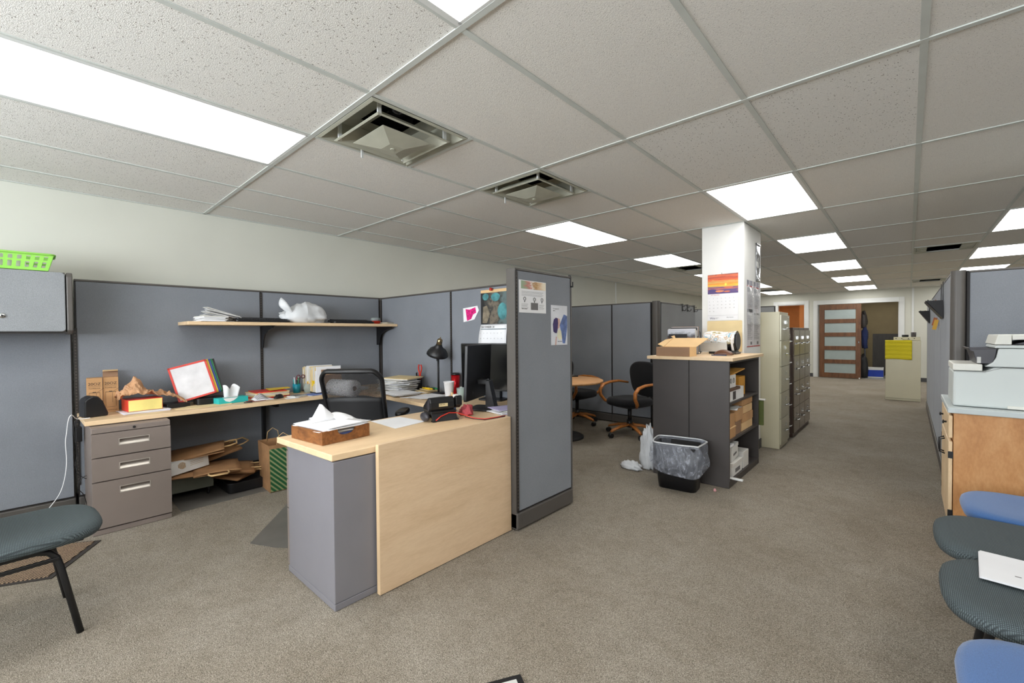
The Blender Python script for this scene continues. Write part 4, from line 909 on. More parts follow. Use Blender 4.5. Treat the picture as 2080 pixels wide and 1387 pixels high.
for k,(a,b_,lb) in enumerate(((4.80,5.045,'left laminated labour notice on the aisle side of the pillar'),(5.055,5.31,'right laminated labour notice on the aisle side of the pillar'))):
    t=notice(lb,a,b_,1.11,1.79)
    B().box(XQ+.0003,XQ+.001,a,b_,1.735,1.785).obj('header_photo',art('flag_header%d'%k,[(.1,(60,66,90)),(.4,(180,176,184)),(.6,(70,80,110)),(.9,(196,190,190))],'Y',.8,6),t)
    B().box(XQ+.0003,XQ+.001,a,b_,1.722,1.734).box(XQ+.0003,XQ+.001,a,b_,1.112,1.122).each('red_band',mat('brick_red',(176,60,56),.6),t)
    B().box(XQ+.0003,XQ+.001,a+.02,a+.11,1.668,1.712).obj('emblem_block',mat('slate_emblem',(70,76,92),.6),t)
    B().box(XQ+.0003,XQ+.001,a+.015,b_-.02,1.465 if k==0 else 1.44,1.497 if k==0 else 1.462).obj('title_bar',M_inkg if k else mat('dark_title',(70,70,74),.6),t)
    b=B(); q=random.Random(k+1); z=1.64
    while z>1.18:
        if not 1.43<z<1.50:
            b.box(XQ+.0003,XQ+.0008,a+.02,a+.02+(b_-a-.04)*q.uniform(.55,1),z,z+.0035)
        z-=.010
    b.obj('text_lines',M_inkg,t)['kind']='stuff'
    B().box(XQ+.0003,XQ+.001,a+.13,a+.19,1.135,1.165).obj('stamp_block',M_inkg,t)
    pf=tag(B().grid(lambda i,j:(XQ+.006+.010*math.sin(3*PI*j+i*2)*math.sin(PI*i),a+.004+(b_-a-.008)*i,1.34+.40*j),8,14).obj('clear_sleeve',M_clear,None,solid=.0008),'%s clear plastic sleeve bulging over a labour notice'%('left','right')[k],'plastic sleeve')
t=thing('plastic_sleeve','long shiny plastic sleeve strip hanging high on the aisle side of the pillar','plastic sleeve',(0,0,0))
M_shiny=mat('shiny_film',(200,204,210),.12,metal=.7,var=.1,vs=10)
B().grid(lambda i,j:(XQ+.003+.008*math.sin(9*j+i)*math.sin(PI*i),5.135+.17*i,1.80+.39*j),6,26).obj('sleeve',M_shiny,t,solid=.001); B().box(XQ+.0015,XQ+.012,5.13,5.30,2.185,2.20).obj('clip_strip',M_black,t)
# ================================================================ UNDER THE LONG DESK
def flatbag(label,x,y,z,a,w=.32,l=.38,tilt=(0,0),h=.012,handle=True,hm=None,lift=0):
    t=thing('paper_bag',label,'paper bag',(x,y,z),a,'folded brown paper bags')
    Mx=RX(tilt[0])@RY(tilt[1])
    B().grid(lambda i,j:((i-.5)*w,(j-.5)*l,h*.5+.010*math.sin(PI*i)+lift*(j-.5)*math.sin(2*i)),8,8,Mx).obj('bag_front',M_bag,t,solid=.0025)
    B().grid(lambda i,j:((i-.5)*w*.98+.008,(j-.5)*l*.98,h*.5-.006),4,4,Mx).obj('bag_back',M_bag,t,solid=.0025)
    if handle:
        B().tube([Mx@Vector(p) for p in ((-.06,l/2-.02,h),(-.065,l/2+.04,h+.004),(-.05,l/2+.085,h+.008),(.05,l/2+.085,h+.008),(.065,l/2+.04,h+.004),(.06,l/2-.02,h))],.006,6,flat=1.0).obj('handle',M_bagl,t)
    return t
flatbag('brown paper bag at the bottom of the pile, hanging over the grey-green unit',-4.09,.83,.212,2.9,.30,.28)
flatbag('brown paper bag with a cream handle drooping forward',-4.02,.96,.228,-1.75,.30,.32,tilt=(-.05,0))
flatbag('brown paper bag jutting right in the middle of the pile',-4.12,1.06,.19,-.25,.30,.36,tilt=(-.14,.06))
flatbag('brown paper bag with thin cord handle at the right end of the pile',-4.16,1.12,.16,-.5,.28,.34,tilt=(-.12,.0))
flatbag('brown paper bag lowest at the right of the pile with a red print',-4.16,1.11,.125,-.9,.30,.30,tilt=(-.10,.0),handle=False)
flatbag('brown paper bag lying on the back of the pile with a standing loop handle',-4.24,.98,.30,.15,.24,.36,tilt=(.18,.12))
flatbag('brown paper bag lying on top of the white carton',-4.15,.86,.355,-.25,.28,.36,tilt=(.10,.10),lift=.03)
t=thing('carton','white carton with a gold round logo in the bag pile under the desk','box',(-4.12,.775,.243),.18+PI/2)
Mx=RX(.0)@RY(.0)
B().box(-.13,.13,-.085,.085,0,.095,RY(-.10)).obj('box',M_white,t,bev=.002)
gd=mat('gold_ink',(170,130,60),.5)
b=B()
for k in range(9): a=PI*k/9-PI/2; b.box(-.0015,.0015,-.0005,.0005,-.026*math.cos(a*.7),.026*math.cos(a*.7),T(-.055+.0055*(k-4),-.0858,.052)@RY(-.10))
b.obj('logo',gd,t,label='gold round logo')['kind']='stuff'
b=B()
for k in range(3): b.box(.0,.09,-.0005,.0005,0,.0015,T(-.0,-.0858,.066-.013*k)@RY(-.14))
b.obj('text_line',gd,t)['kind']='stuff'
t=thing('storage_tray','black plastic tray on the floor beside the grey-green unit','tray',(-4.16,1.175,.004),PI/2); B().prism(rrect(.30,.36,.04),.004,.085,top=1.06).obj('body',M_black,t,bev=.004)
t=thing('tray_cart','black rounded bin beyond the tray under the desk','bin',(-4.27,1.52,.004)); B().lathe([(.11,0),(.13,.01),(.14,.09),(.12,.11)],24).obj('body',M_blackm,t)
gA=onz(527,984,0); gB=onz(549,1002,0); gl=Vector((gA.x-gB.x,gA.y-gB.y,0)); w=.22; d_=min(gl.length,.26); h=.38
t=thing('paper_bag','upright brown paper bag with a green striped side standing under the desk','paper bag',(gB.x,gB.y,.004),math.atan2(gl.y,gl.x)-PI/2)
# local: origin at the near corner, +y along the brown side, +x away along the green side
for nm,q4 in (('brown_side',((0,0,0),(0,d_,0),(-.012,d_+.012,h),(-.008,-.008,h))),('back_side',((w,0,0),(w,d_,0),(w+.01,d_+.01,h),(w+.01,-.01,h))),('far_side',((0,d_,0),(w,d_,0),(w+.01,d_+.01,h),(-.012,d_+.012,h))),('front_side',((0,0,0),(w,0,0),(w+.01,-.01,h),(-.008,-.008,h)))):
    B().add(list(q4),[(0,1,2,3)]).obj(nm,M_bag,t,solid=.002)
B().box(.002,w,.002,d_,0,.003).obj('bottom',M_bag,t)
gq=N('green_stripes'); wv=gq.n('ShaderNodeTexWave',wave_type='BANDS',bands_direction='DIAGONAL'); wv.inputs['Scale'].default_value=16; wv.inputs['Distortion'].default_value=.4; gq.l(gq.co('Object'),wv.inputs['Vector'])
gq.l(gq.ramp(wv.outputs['Fac'],[(.35,(24,84,44)),(.6,(66,122,78)),(.9,(150,150,104))]),gq.b.inputs['Base Color']); gq.b.inputs['Roughness'].default_value=.7
B().add([(.004,-.003,.004),(w-.004,-.003,.004),(w+.004,-.012,h-.03),(-.004,-.011,h-.03)],[(0,1,2,3)]).obj('green_panel',gq.m,t,solid=.001)
for yy in (-.004,d_+.004): B().tube([(.05,yy,h-.02),(.06,yy,h+.06),(.10,yy,h+.09),(.14,yy,h+.06),(.15,yy,h-.02)],.0028,6).obj('handle',M_bagl,t)
t=thing('floor_mat','thin grey vinyl mat under the bag pile along the desk wall','mat',(0,0,0)); B().prism([(-3.865,.70),(-3.865,1.30),(-4.40,1.30),(-4.40,.70)][::-1],.0008,.003).obj('sheet',M_mat1,t)
t=thing('chair_mat','grey vinyl chair mat peeking out left of the reception pedestal','mat',(0,0,0)); B().prism([(-2.957,.868),(-2.785,.95),(-2.66,1.05),(-2.66,2.0),(-3.55,2.0),(-3.55,1.35),(-3.30,1.15)],.0008,.004).obj('sheet',M_mat1,t)
# cords by the left pedestal
t=thing('power_adapter','black power adapter hanging beneath the left end of the desk','adapter',(-4.30,.208,.535)); B().box(-.03,.03,-.018,.014,0,.10).obj('brick',M_black,t,bev=.004)
def cord(label,pts,r,m): 
    t=thing('cord',label,'cable',(0,0,0)); 
    P=[Vector(p) for p in pts]; out=[]
    for i in range(len(P)-1):
        a=P[max(i-1,0)];b=P[i];c=P[i+1];d=P[min(i+2,len(P)-1)]
        for k in range(5):
            s=k/5; out.append(.5*((2*b)+(c-a)*s+(2*a-5*b+4*c-d)*s*s+(3*b-a-3*c+d)*s**3))
    out.append(P[-1]); B().tube(out,r,6).obj('cable',m,t); return t
cord('thin white cord dropping from the desk end to the floor',[(-4.05,.25,ZD+.004),(-4.07,.19,ZD+.003)]+[tuple(onx(u,v,-3.98)) for u,v in ((146,843),(139,852),(135,880),(133,900),(135,930),(134,955),(128,985),(118,1008),(98,1034))],.0022,M_paper)
cord('black cord looping behind the left pedestal',[tuple(onx(u,v,-4.2)) for u,v in ((167,845),(157,850),(153,880),(156,910),(160,935),(155,960),(166,968),(176,972),(183,970),(176,966),(166,972),(160,985),(158,1003))],.0025,M_black)
cord('second black cord tangled behind the left pedestal',[tuple(onx(u,v,-4.24)) for u,v in ((152,855),(150,880),(158,920),(153,945),(163,965),(158,990),(170,1005),(178,1030))],.0025,M_black)
# ================================================================ SEATING
def pad(b,w,l,th,e=3.6,M=None,m=0,dish=0,n=36):
    prof=[(.0,th),(.5,th),(.8,th*.99),(.92,th*.90),(.985,th*.68),(1,th*.42),(.97,th*.12),(.88,0),(.0,0)]
    vs=[];fs=[]
    for s,z in prof:
        for i in range(n):
            a=2*PI*i/n; c,q=math.cos(a),math.sin(a); r_=max(s,.001)
            x=w/2*math.copysign(abs(c)**(2/e),c)*r_; y=l/2*math.copysign(abs(q)**(2/e),q)*r_
            vs.append((x,y,z-(dish*(1-s*s)*(1 if z>th*.8 else 0))))
    for k in range(len(prof)-1):
        for i in range(n): fs.append((k*n+i,(k+1)*n+i,(k+1)*n+(i+1)%n,k*n+(i+1)%n))
    b.add([v for v in vs],[f[::-1] for f in fs],M,m,True); return b
def side_chair(label,loc,rz,um,fold=True):
    t=thing('side_chair',label,'chair',loc,rz,'stacking side chairs')
    pad(B(),.492,.47,.062,3.2,T(0,0,.392),dish=.006).obj('seat',um,t)
    B().box(-.17,.17,-.16,.16,.378,.394).obj('seat_plate',M_black,t,bev=.004)
    for s in (-1,1):
        B().tube([(s*.16,-.28,.376),(s*.155,-.10,.374),(s*.15,.02,.370),(s*.15,.055,.358),(s*.153,.078,.33),(s*.16,.088,.29),(s*.205,.138,.0)],.0125,10).obj('leg',M_black,t,label=None)
        B().tube([(s*.215,-.25,.0),(s*.18,-.16,.35),(s*.165,-.12,.372)],.0125,10).obj('leg',M_black,t)
        B().box(s*.162-.006,s*.162+.006,-.17,.085,.318,.335).obj('side_rail',M_black,t,bev=.003)
        B().tube([(s*.19,-.24,.378),(s*.20,-.285,.46),(s*.205,-.31,.62)],.012,10).obj('back_upright',M_black,t)
    B().box(-.15,.15,.03,.05,.355,.372).obj('cross_bar',M_black,t)
    B().tube([(-.17,-.13,.36),(.17,-.13,.36)],.009,8).obj('cross_bar',M_black,t)
    pad(B(),.46,.34,.05,3.2,T(0,-.29,.66)@RX(PI/2-.14)).obj('backrest',um,t)
    return t
side_chair('grey-black knit side chair at the left edge of the photo',(-2.815,-.035,0),.066,M_knitg)
side_chair('blue side chair against the plywood cabinet, farthest of the right row',(.425,3.02,0),PI/2,M_knitb)
side_chair('charcoal knit side chair with a bare seat, second in the right row',(.315,2.525,0),PI/2,M_knitg)
side_chair('charcoal knit side chair with a paper lying on its seat',(.315,2.028,0),PI/2,M_knitg)
side_chair('blue side chair at the bottom right corner of the photo',(.325,1.49,0),PI/2+.02,M_knitb)
t=thing('booklet','white stapled sheets lying on a charcoal chair seat','papers',(0,0,0)); 
pp=[(onz(u,v,.462).x,onz(u,v,.462).y) for u,v in ((1987,1118),(1989,1171))]; 
A=Vector((pp[0][0],pp[0][1],0)); Bv=Vector((pp[1][0],pp[1][1],0)); dd=(Bv-A).normalized(); pe=Vector((-dd.y,dd.x,0)); pe=pe if pe.x>0 else -pe
q4=[A,A+pe*.30,Bv+pe*.30,Bv]; 
for k in range(3): B().prism([(p.x+.002*k,p.y) for p in q4][::-1],.4585+.0022*k,.460+.0022*k).obj('sheet',M_paper,t)
b=B()
for k in range(4): c=A+pe*(.08+.022*k)+dd*.17; b.box(c.x,c.x+.014,c.y,c.y+.006,.4647,.465)
b.obj('printed_marks',M_inkg,t)['kind']='stuff'
# mats
t=thing('door_mat','brown woven door mat with dark border under the left chair','mat',(0,0,0))
mp=[(-3.70,.265),(-3.31,.045),(-3.40,-.13),(-3.62,-.60),(-4.28,-.40),(-3.98,-.14)]
q=N('brown_weave'); wv=q.n('ShaderNodeTexWave',bands_direction='DIAGONAL'); wv.inputs['Scale'].default_value=26; wv.inputs['Distortion'].default_value=3; wv.inputs['Detail Scale'].default_value=9; q.l(q.co('Object'),wv.inputs['Vector'])
q.l(q.ramp(wv.outputs['Fac'],[(.2,(62,50,42)),(.6,(140,116,92)),(.95,(176,150,120))]),q.b.inputs['Base Color']); q.b.inputs['Roughness'].default_value=.95; q.bump(wv.outputs['Fac'],.8,.004)
cxm=sum(p[0] for p in mp)/6; cym=sum(p[1] for p in mp)/6
B().prism(mp[::-1],.0008,.005).obj('border',mat('mat_border',(52,47,43),.9),t); B().prism([(cxm+(x-cxm)*.93,cym+(y-cym)*.93) for x,y in mp][::-1],.0052,.009).obj('weave',q.m,t)
t=thing('floor_sign','black framed tag whose corner shows at the bottom edge of the photo','sign',(0,0,0))
a=onz(1057,1373,0);c=onz(1004,1387,0); d1=(Vector((c.x,c.y,0))-Vector((a.x,a.y,0))).normalized(); d2=Vector((-d1.y,d1.x,0)); e=onz(1066,1387,0); 
if d2.dot(Vector((e.x-a.x,e.y-a.y,0)))<0: d2=-d2
q4=[Vector((a.x,a.y,0)),Vector((a.x,a.y,0))+d1*.16,Vector((a.x,a.y,0))+d1*.16+d2*.13,Vector((a.x,a.y,0))+d2*.13]
cc=sum(q4,Vector())/4
ar=[(p.x,p.y) for p in q4]; orient=sum(ar[i][0]*ar[(i+1)%4][1]-ar[(i+1)%4][0]*ar[i][1] for i in range(4)); 
if orient<0: q4=q4[::-1]
B().prism([(p.x,p.y) for p in q4],.001,.008).obj('frame',M_black,t); B().prism([(cc.x+(p.x-cc.x)*.72,cc.y+(p.y-cc.y)*.72) for p in q4],.0082,.0086).obj('face',M_ghost,t)
# mesh task chair
q=N('chair_mesh'); co=q.co('Object',(1,1,1),(0,.785,0))
w1=q.n('ShaderNodeTexWave',bands_direction='X'); w1.inputs['Scale'].default_value=45; q.l(co,w1.inputs[0]); w2=q.n('ShaderNodeTexWave',bands_direction='Z'); w2.inputs['Scale'].default_value=45; q.l(co,w2.inputs[0])
mm=q.n('ShaderNodeMath',operation='MULTIPLY'); q.l(w1.outputs['Fac'],mm.inputs[0]); q.l(w2.outputs['Fac'],mm.inputs[1]); gt=q.n('ShaderNodeMath',operation='LESS_THAN'); q.l(mm.outputs[0],gt.inputs[0]); gt.inputs[1].default_value=.42
q.l(gt.outputs[0],q.b.inputs['Alpha']); q.b.inputs['Base Color'].default_value=(.012,.012,.013,1); q.b.inputs['Roughness'].default_value=.7; M_mesh=q.m
t=thing('task_chair','black mesh-back task chair tucked inside the reception cubicle','office chair',(-3.20,1.80,.0),.74)
def bk(x,z): return (x*(1-.02*z/.5)-.05*z,-.23-.03*(z-.2)**2*4+.05*(abs(x)/.22)**2-.24*z,.50+z*.985+.022*(z/.5)*(1-(x/.22)**2))
def outline(n=9):
    pts=[]
    for cx_,cz_,a0 in ((.165,.435,0),(-.165,.435,PI/2),(-.15,.09,PI),(.15,.09,1.5*PI)):
        for i in range(n+1):
            a=a0+PI/2*i/n; pts.append((cx_+.06*math.cos(a),cz_+.06*math.sin(a)+(.012 if cz_>.2 else 0)*(1-(cx_+.06*math.cos(a))**2/.05)))
    return pts
OL=outline()
B().tube([bk(x,z) for x,z in OL],.023,10,closed=True,flat=.7).obj('back_frame',M_black,t)
B().grid(lambda i,j:bk((i-.5)*.42,.29+.185*j),14,10).obj('mesh_panel',M_mesh,t)
B().grid(lambda i,j:bk((i-.5)*.41,.05+.25*j),14,8).obj('lower_pad',M_blackm,t,solid=.02)
B().box(-.05,.05,-.40,-.33,.42,.60).obj('back_bracket',M_black,t,bev=.01)
pad(B(),.50,.48,.08,3.4,T(0,0,.41)).obj('seat',M_blackfab,t)
for s in (-1,1):
    B().tube([(s*.20,-.02,.40),(s*.27,-.02,.42),(s*.275,-.01,.48),(s*.275,0,.63)],.017,8,flat=1.3).obj('arm_post',M_black,t)
    pad(B(),.085,.26,.035,3,T(s*.275,.0,.63)).obj('armrest',M_black,t)
B().cyl(.028,.12,.40,16).obj('gas_lift',M_black,t)
for k in range(5):
    a=2*PI*k/5+.3; c,s_=math.cos(a),math.sin(a)
    B().tube([(0,0,.13),(.15*c,.15*s_,.11),(.29*c,.29*s_,.075)],[.028,.022,.016],8).obj('base_leg',M_black,t)
    B().cyl(.026,-.02,.02,14,T(.295*c,.295*s_,.032)@RZ(a)@RX(PI/2)).obj('caster',M_black,t)
# ================================================================ MEETING NOOK
def nook_chair(label,loc,rz):
    t=thing('conference_chair',label,'office chair',loc,rz,'meeting nook chairs')
    pad(B(),.50,.50,.095,3.0,T(0,0,.375)).obj('seat',M_blackfab,t)
    pad(B(),.47,.46,.085,3.0,T(0,-.245,.67)@RX(PI/2-.20)).obj('backrest',M_blackfab,t)
    for s in (-1,1):
        B().tube([(s*.255,-.24,.62),(s*.285,-.10,.645),(s*.29,.05,.64),(s*.29,.16,.615),(s*.29,.215,.56),(s*.288,.215,.49),(s*.27,.16,.42),(s*.20,.10,.375)],[.017,.02,.022,.024,.024,.024,.022,.018],10,flat=.8).obj('arm',M_honey,t)
    B().box(-.12,.12,-.12,.12,.345,.375).obj('seat_plate',M_black,t,bev=.01)
    B().tube([(0,-.10,.36),(0,-.28,.38),(0,-.34,.47),(0,-.33,.55)],.02,8,flat=.5).obj('back_bracket',M_black,t)
    B().cyl(.025,.15,.36,14).cyl(.035,.10,.20,14).obj('gas_lift',M_black,t)
    B().tube([(.10,.05,.355),(.19,.08,.35)],.007,6).obj('lever',M_black,t)
    for k in range(5):
        a=2*PI*k/5+.25; c,s_=math.cos(a),math.sin(a)
        B().tube([(0,0,.135),(.15*c,.15*s_,.12),(.28*c,.28*s_,.085),(.30*c,.30*s_,.072)],[.030,.026,.022,.016],8,flat=.7).obj('base_leg',M_honey,t)
        B().cyl(.028,-.022,.022,14,T(.30*c,.30*s_,.029)@RZ(a)@RX(PI/2)).obj('caster',M_black,t)
    return t
nook_chair('black office chair with honey wood arms beside the dark bookcase',(-2.55,4.96,0),2.86)
nook_chair('black office chair with wood arms half hidden behind the round table',(-3.46,5.16,0),-1.65)
t=thing('round_table','round oak meeting table with black disc foot','table',(-3.14,4.34,0))
B().lathe([(.0,.675),(.49,.675),(.505,.68),(.505,.70),(.495,.705),(.0,.705)],56,cap=False).obj('table_top',M_table,t)
B().cyl(.04,.03,.675,20).obj('column',M_black,t); B().lathe([(.0,.0),(.27,.0),(.27,.02),(.24,.035),(.06,.05),(.0,.05)],40,cap=False).obj('foot_disc',M_blackm,t)
pT=onz(1166,765,.706); pC=onz(1160,758,.706)
t=thing('telephone_handset','dark remote control lying on the round table','remote control',(pT.x,pT.y,.706),.75); B().box(-.08,.05,-.02,.02,0,.02).obj('body',M_black,t,bev=.005); B().box(-.07,.0,-.015,.015,.0202,.021).obj('keypad',M_ghost,t)
t=thing('small_cup','small mint green cup on the round table at the partition edge','cup',(pC.x-.03,pC.y,.706)); B().lathe([(.022,0),(.027,.05),(.0,.05)],16).obj('cup',mat('mint',(130,200,176),.4),t)
# ================================================================ BOOKCASES, BIN
def bookcase(label,x0,x1,openp,shelves):
    t=thing('bookcase',label,'bookcase',(0,0,0),0,'dark steel bookcases'); y0,y1,h=3.75,4.685,1.03
    o=1 if openp else -1; xb=x0 if openp else x1
    B().box(x0,x1,y0,y0+.018,.002,h).obj('side_panel',M_char,t,bev=.002); B().box(x0,x1,y1-.018,y1,.002,h).obj('side_panel',M_char,t,bev=.002)
    bx=(x0,x0+.012) if openp else (x1-.012,x1)
    B().box(bx[0],bx[1],y0+.019,y1-.019,.002,h).obj('back_panel',M_char,t)
    B().box(x0+.013,x1-.0,y0+.019,y1-.019,h-.02,h).obj('top_panel',M_char,t)
    B().box(x0+.013,x1-.002,y0+.019,y1-.019,.002,.055).obj('plinth',M_char,t)
    for z in shelves: B().box(x0+.013,x1-.004,y0+.019,y1-.019,z-.018,z).obj('shelf',M_char,t)
    return t
bookcase('dark steel bookcase turned away, left of the pair under the maple top',-1.70,-1.382,False,(.39,.69))
bookcase('dark steel bookcase open to the aisle, filled with boxes',-1.378,-1.06,True,(.385,.69))
t=thing('counter_slab','maple slab lying across the two dark bookcases','worktop',(0,0,0)); B().box(-1.735,-1.022,3.705,4.69,1.0315,1.058).obj('slab',M_maple,t,bev=.002)
def bx(name,label,x0,x1,y0,y1,z0,z1,m,cat='box',rz=0,lid=None,grp='boxes in the open bookcase',lbl=None):
    cx_,cy_=(x0+x1)/2,(y0+y1)/2
    t=thing(name,label,cat,(cx_,cy_,z0+.0008),rz,grp); hw,hl=(x1-x0)/2,(y1-y0)/2
    B().box(-hw,hw,-hl,hl,0,z1-z0).obj('carton',m,t,bev=.0015)
    if lid: B().box(-hw-.004,hw+.004,-hl-.004,hl+.004,z1-z0-lid[0],z1-z0+.001).obj('lid',lid[1],t,bev=.002)
    if lbl: B().box(hw+.001,hw+.002,-hl*lbl[0],hl*lbl[0],(z1-z0)*lbl[1],(z1-z0)*lbl[2]).obj('label_patch',lbl[3],t)
    return t
XF=-1.075
t=bx('ring_box','white box with two drawn rings on the top shelf of the open bookcase',-1.32,XF-.01,3.79,4.02,.80,.905,M_white)
for y in (-.05,.03): B().tube([(.125,y+.016*math.cos(a*PI/6),.06+.02*math.sin(a*PI/6)) for a in range(12)],.0018,5,closed=True).obj('ring_mark',M_ink,t)
bx('printer_paper_box','white and black carton with a brown lid under the ring box',-1.32,XF,3.78,4.10,.69,.795,M_white,lid=(.02,mat('cocoa_lid',(92,66,48),.6)),lbl=(.25,.1,.75,M_char))
bx('white_carton','narrow white carton right of the brown-lidded one on the top shelf',-1.30,XF,4.11,4.22,.69,.79,M_white)
bx('amber_envelope_pile','upright amber padded envelopes at the right of the top shelf',-1.30,-1.12,4.24,4.44,.69,.86,mat('amber_paper',(210,150,50),.7,var=.08),cat='envelopes')
t=thing('padded_envelope','amber padded envelope lying tilted over the top shelf boxes','envelope',(-1.20,4.10,.912)); B().box(-.11,.11,-.24,.22,0,.012,RX(.07)).obj('envelope',mat('amber_envelope',(204,150,64),.7,var=.1),t,bev=.004)
bx('kraft_box','lower left kraft carton on the middle shelf',-1.32,XF,3.78,3.98,.385,.475,M_kraft,lid=(.006,M_kraftl))
bx('kraft_box','kraft carton with paper on top at the left of the middle shelf',-1.32,XF-.005,3.78,3.975,.478,.585,M_kraft)
bx('kraft_box','lower centre kraft carton of the middle shelf',-1.32,XF-.01,3.99,4.17,.385,.50,M_kraftd)
bx('kraft_box','larger kraft carton with white sheets on it, centre of the middle shelf',-1.32,XF,3.985,4.20,.503,.605,M_kraft)
bx('kraft_box','small stacked kraft carton, bottom right of the middle shelf',-1.32,XF-.01,4.20,4.55,.385,.455,M_kraftl)
bx('kraft_box','small stacked kraft carton, second from the bottom right',-1.32,XF-.008,4.21,4.56,.458,.53,M_kraft)
bx('kraft_box','small stacked kraft carton, third at the right with tape',-1.32,XF-.012,4.22,4.55,.533,.60,M_kraftl)
bx('kraft_box','kraft carton topping the right stack of the middle shelf',-1.32,XF-.01,4.215,4.55,.608,.665,M_kraft)
t=thing('loose_sheets','white sheets lying on the centre kraft carton','papers',(-1.18,4.06,.6065)); B().box(-.10,.10,-.12,.12,0,.004,RZ(.2)).obj('sheet',M_paper,t); B().box(-.09,.10,-.11,.10,.005,.007,RZ(-.1)).obj('sheet',M_paper2,t)
bx('brown_carton','tall brown carton at the left of the bottom shelf',-1.34,XF-.02,3.78,3.88,.057,.31,M_kraft)
bx('archive_box','white archive box with lid standing lower on the bottom shelf',-1.34,XF,3.90,4.17,.057,.165,M_white,lid=(.03,M_paper2),lbl=(.5,.2,.5,M_inkg))
t=bx('archive_box','white archive box tilted on top of another on the bottom shelf',-1.33,XF-.02,3.91,4.14,.178,.30,M_white,lid=(.03,M_white),lbl=(.5,.3,.45,M_inkg)); t.rotation_euler=(.04,0,.06)
bx('archive_box','narrow white archive box at the right of the bottom shelf',-1.34,XF,4.21,4.38,.057,.20,M_paper2)
t=thing('black_binder','black and white papers lying at the top left of the bottom shelf','papers',(-1.17,3.83,.312)); B().box(-.10,.09,-.04,.06,0,.012).obj('binder',M_black,t); B().box(-.09,.105,-.04,.06,.0125,.03).obj('sheets',M_paper,t)
t=thing('shelf_strip','white plastic strip poking out of the bottom shelf toward the aisle','strip',(-1.13,3.835,.062),-.05); B().box(-.11,.15,-.012,.012,0,.012).obj('strip',M_trimw,t)
hf=onx(1548,838,-1.10)
t=thing('hanging_file','olive green hanging file with a paper edge beside the bookcase end','file',(-1.068,4.745,0),0); B().box(-.03,.035,-.012,.012,.36,.60).obj('file',M_green,t,bev=.003); B().box(-.03,.05,-.018,.018,.603,.615).obj('paper_edge',M_paper2,t); B().box(-.093,-.03,-.006,.006,.57,.60).obj('bracket',M_green,t)
# trash can
t=thing('waste_bin','black waste bin with a clear liner bag in front of the dark bookcase','waste bin',(-1.385,3.545,.002),.10)
def rr(b,z0,z1,w0,l0,w1,l1,m=0,M=None,closed_top=False):
    n=len(rrect(1,1,.2)); a=rrect(w0,l0,.045); c=rrect(w1,l1,.05)
    b.add([(x,y,z0) for x,y in a]+[(x,y,z1) for x,y in c],[(i,(i+1)%n,n+(i+1)%n,n+i) for i in range(n)]+[tuple(range(n))[::-1]],M,m,True); return b
rr(B(),0,.355,.29,.19,.365,.26).obj('bin',M_black,t,solid=.004)
lr=N('bin_liner'); n_=lr.noise(lr.co('Object',(1,1,.45)),16,4,.65,3)
lr.l(lr.ramp(n_,[(.45,(.10,.10,.10,1)),(.58,(.20,.20,.20,1)),(.70,(.62,.62,.62,1))]),lr.b.inputs['Alpha']); lr.b.inputs['Base Color'].default_value=(.55,.58,.66,1); lr.b.inputs['Roughness'].default_value=.2; lr.bump(n_,.8,.01)
def liner(i,j):
    n=24; a=2*PI*i; e=2/5.
    zz=.150+.225*j+(.03*math.sin(a*2+1) if j<.2 else 0); w=.385+.035*math.sin(PI*j)+.018*math.sin(5*a+6*j)+(.05*max(0,math.cos(a+.25))**6*(1-j)); l=.285+.02*math.sin(4*a+3*j)
    c,s=math.cos(a),math.sin(a)
    return (w/2*math.copysign(abs(c)**e,c),l/2*math.copysign(abs(s)**e,s),zz)
B().grid(liner,64,14).obj('liner_skirt',lr.m,t,solid=.001)
B().tube([(lambda p:(p[0],p[1],p[2]))(liner(i/48,1)) for i in range(48)],.006,6,closed=True).obj('liner_rim',M_film,t)
B().grid(lambda i,j:(lambda p:(p[0]*(.95-.1*j),p[1]*(.93-.1*j),.37-.2*j+.01*math.sin(17*i)))(liner(i,.9)),48,8).obj('liner_inside',lr.m,t)
t=thing('plastic_bag','white plastic bag slumped on the carpet left of the dark bookcase','plastic bag',(-1.79,3.86,.003)); B().grid(blob(8,.08,.09,.19,.3,fold=.2),30,20).obj('bag',M_film,t); 
t=thing('plastic_wrap','scrap of white plastic wrap flat on the carpet left of the slumped bag','plastic scrap',(-1.90,3.72,.003)); B().grid(blob(12,.10,.05,.035,.3,fold=.25),24,16).obj('scrap',M_film,t)
tag(B().grid(blob(5,.012,.010,.012,.2),10,8,T(-1.13,3.62,.001)).obj('wrapper',mat('pink_wrapper',(206,150,150),.6)),'tiny pink wrapper on the carpet beside the waste bin','wrapper')
# on the maple slab
zt=1.0592
pl_=onz(1337,721,zt); pr_=onz(1404,722,zt)
t=thing('mailer_box','open flat cardboard mailer box with raised lid on the bookcase top','box',(0,0,0)); 
xa,xb_,ya,yb=-1.66,-1.37,3.735,3.90; h=.078
for a in ((xa,xb_,ya,ya+.004,zt,zt+h),(xa,xa+.004,ya+.004,yb,zt,zt+h),(xb_-.004,xb_,ya+.004,yb,zt,zt+h),(xa+.004,xb_-.004,yb-.004,yb,zt,zt+h),(xa+.004,xb_-.004,ya+.004,yb-.004,zt,zt+.004)): B().box(*a).obj('wall_panel',M_kraftd if a[2]==ya and a[3]<ya+.01 else M_kraftl,t)
B().add([(xa+.0,yb,zt+h),(xb_,yb,zt+h),(xb_+.06,yb+.14,zt+h+.075),(xa+.03,yb+.14,zt+h+.075)],[(0,1,2,3)]).obj('lid',M_kraftl,t,solid=.003)
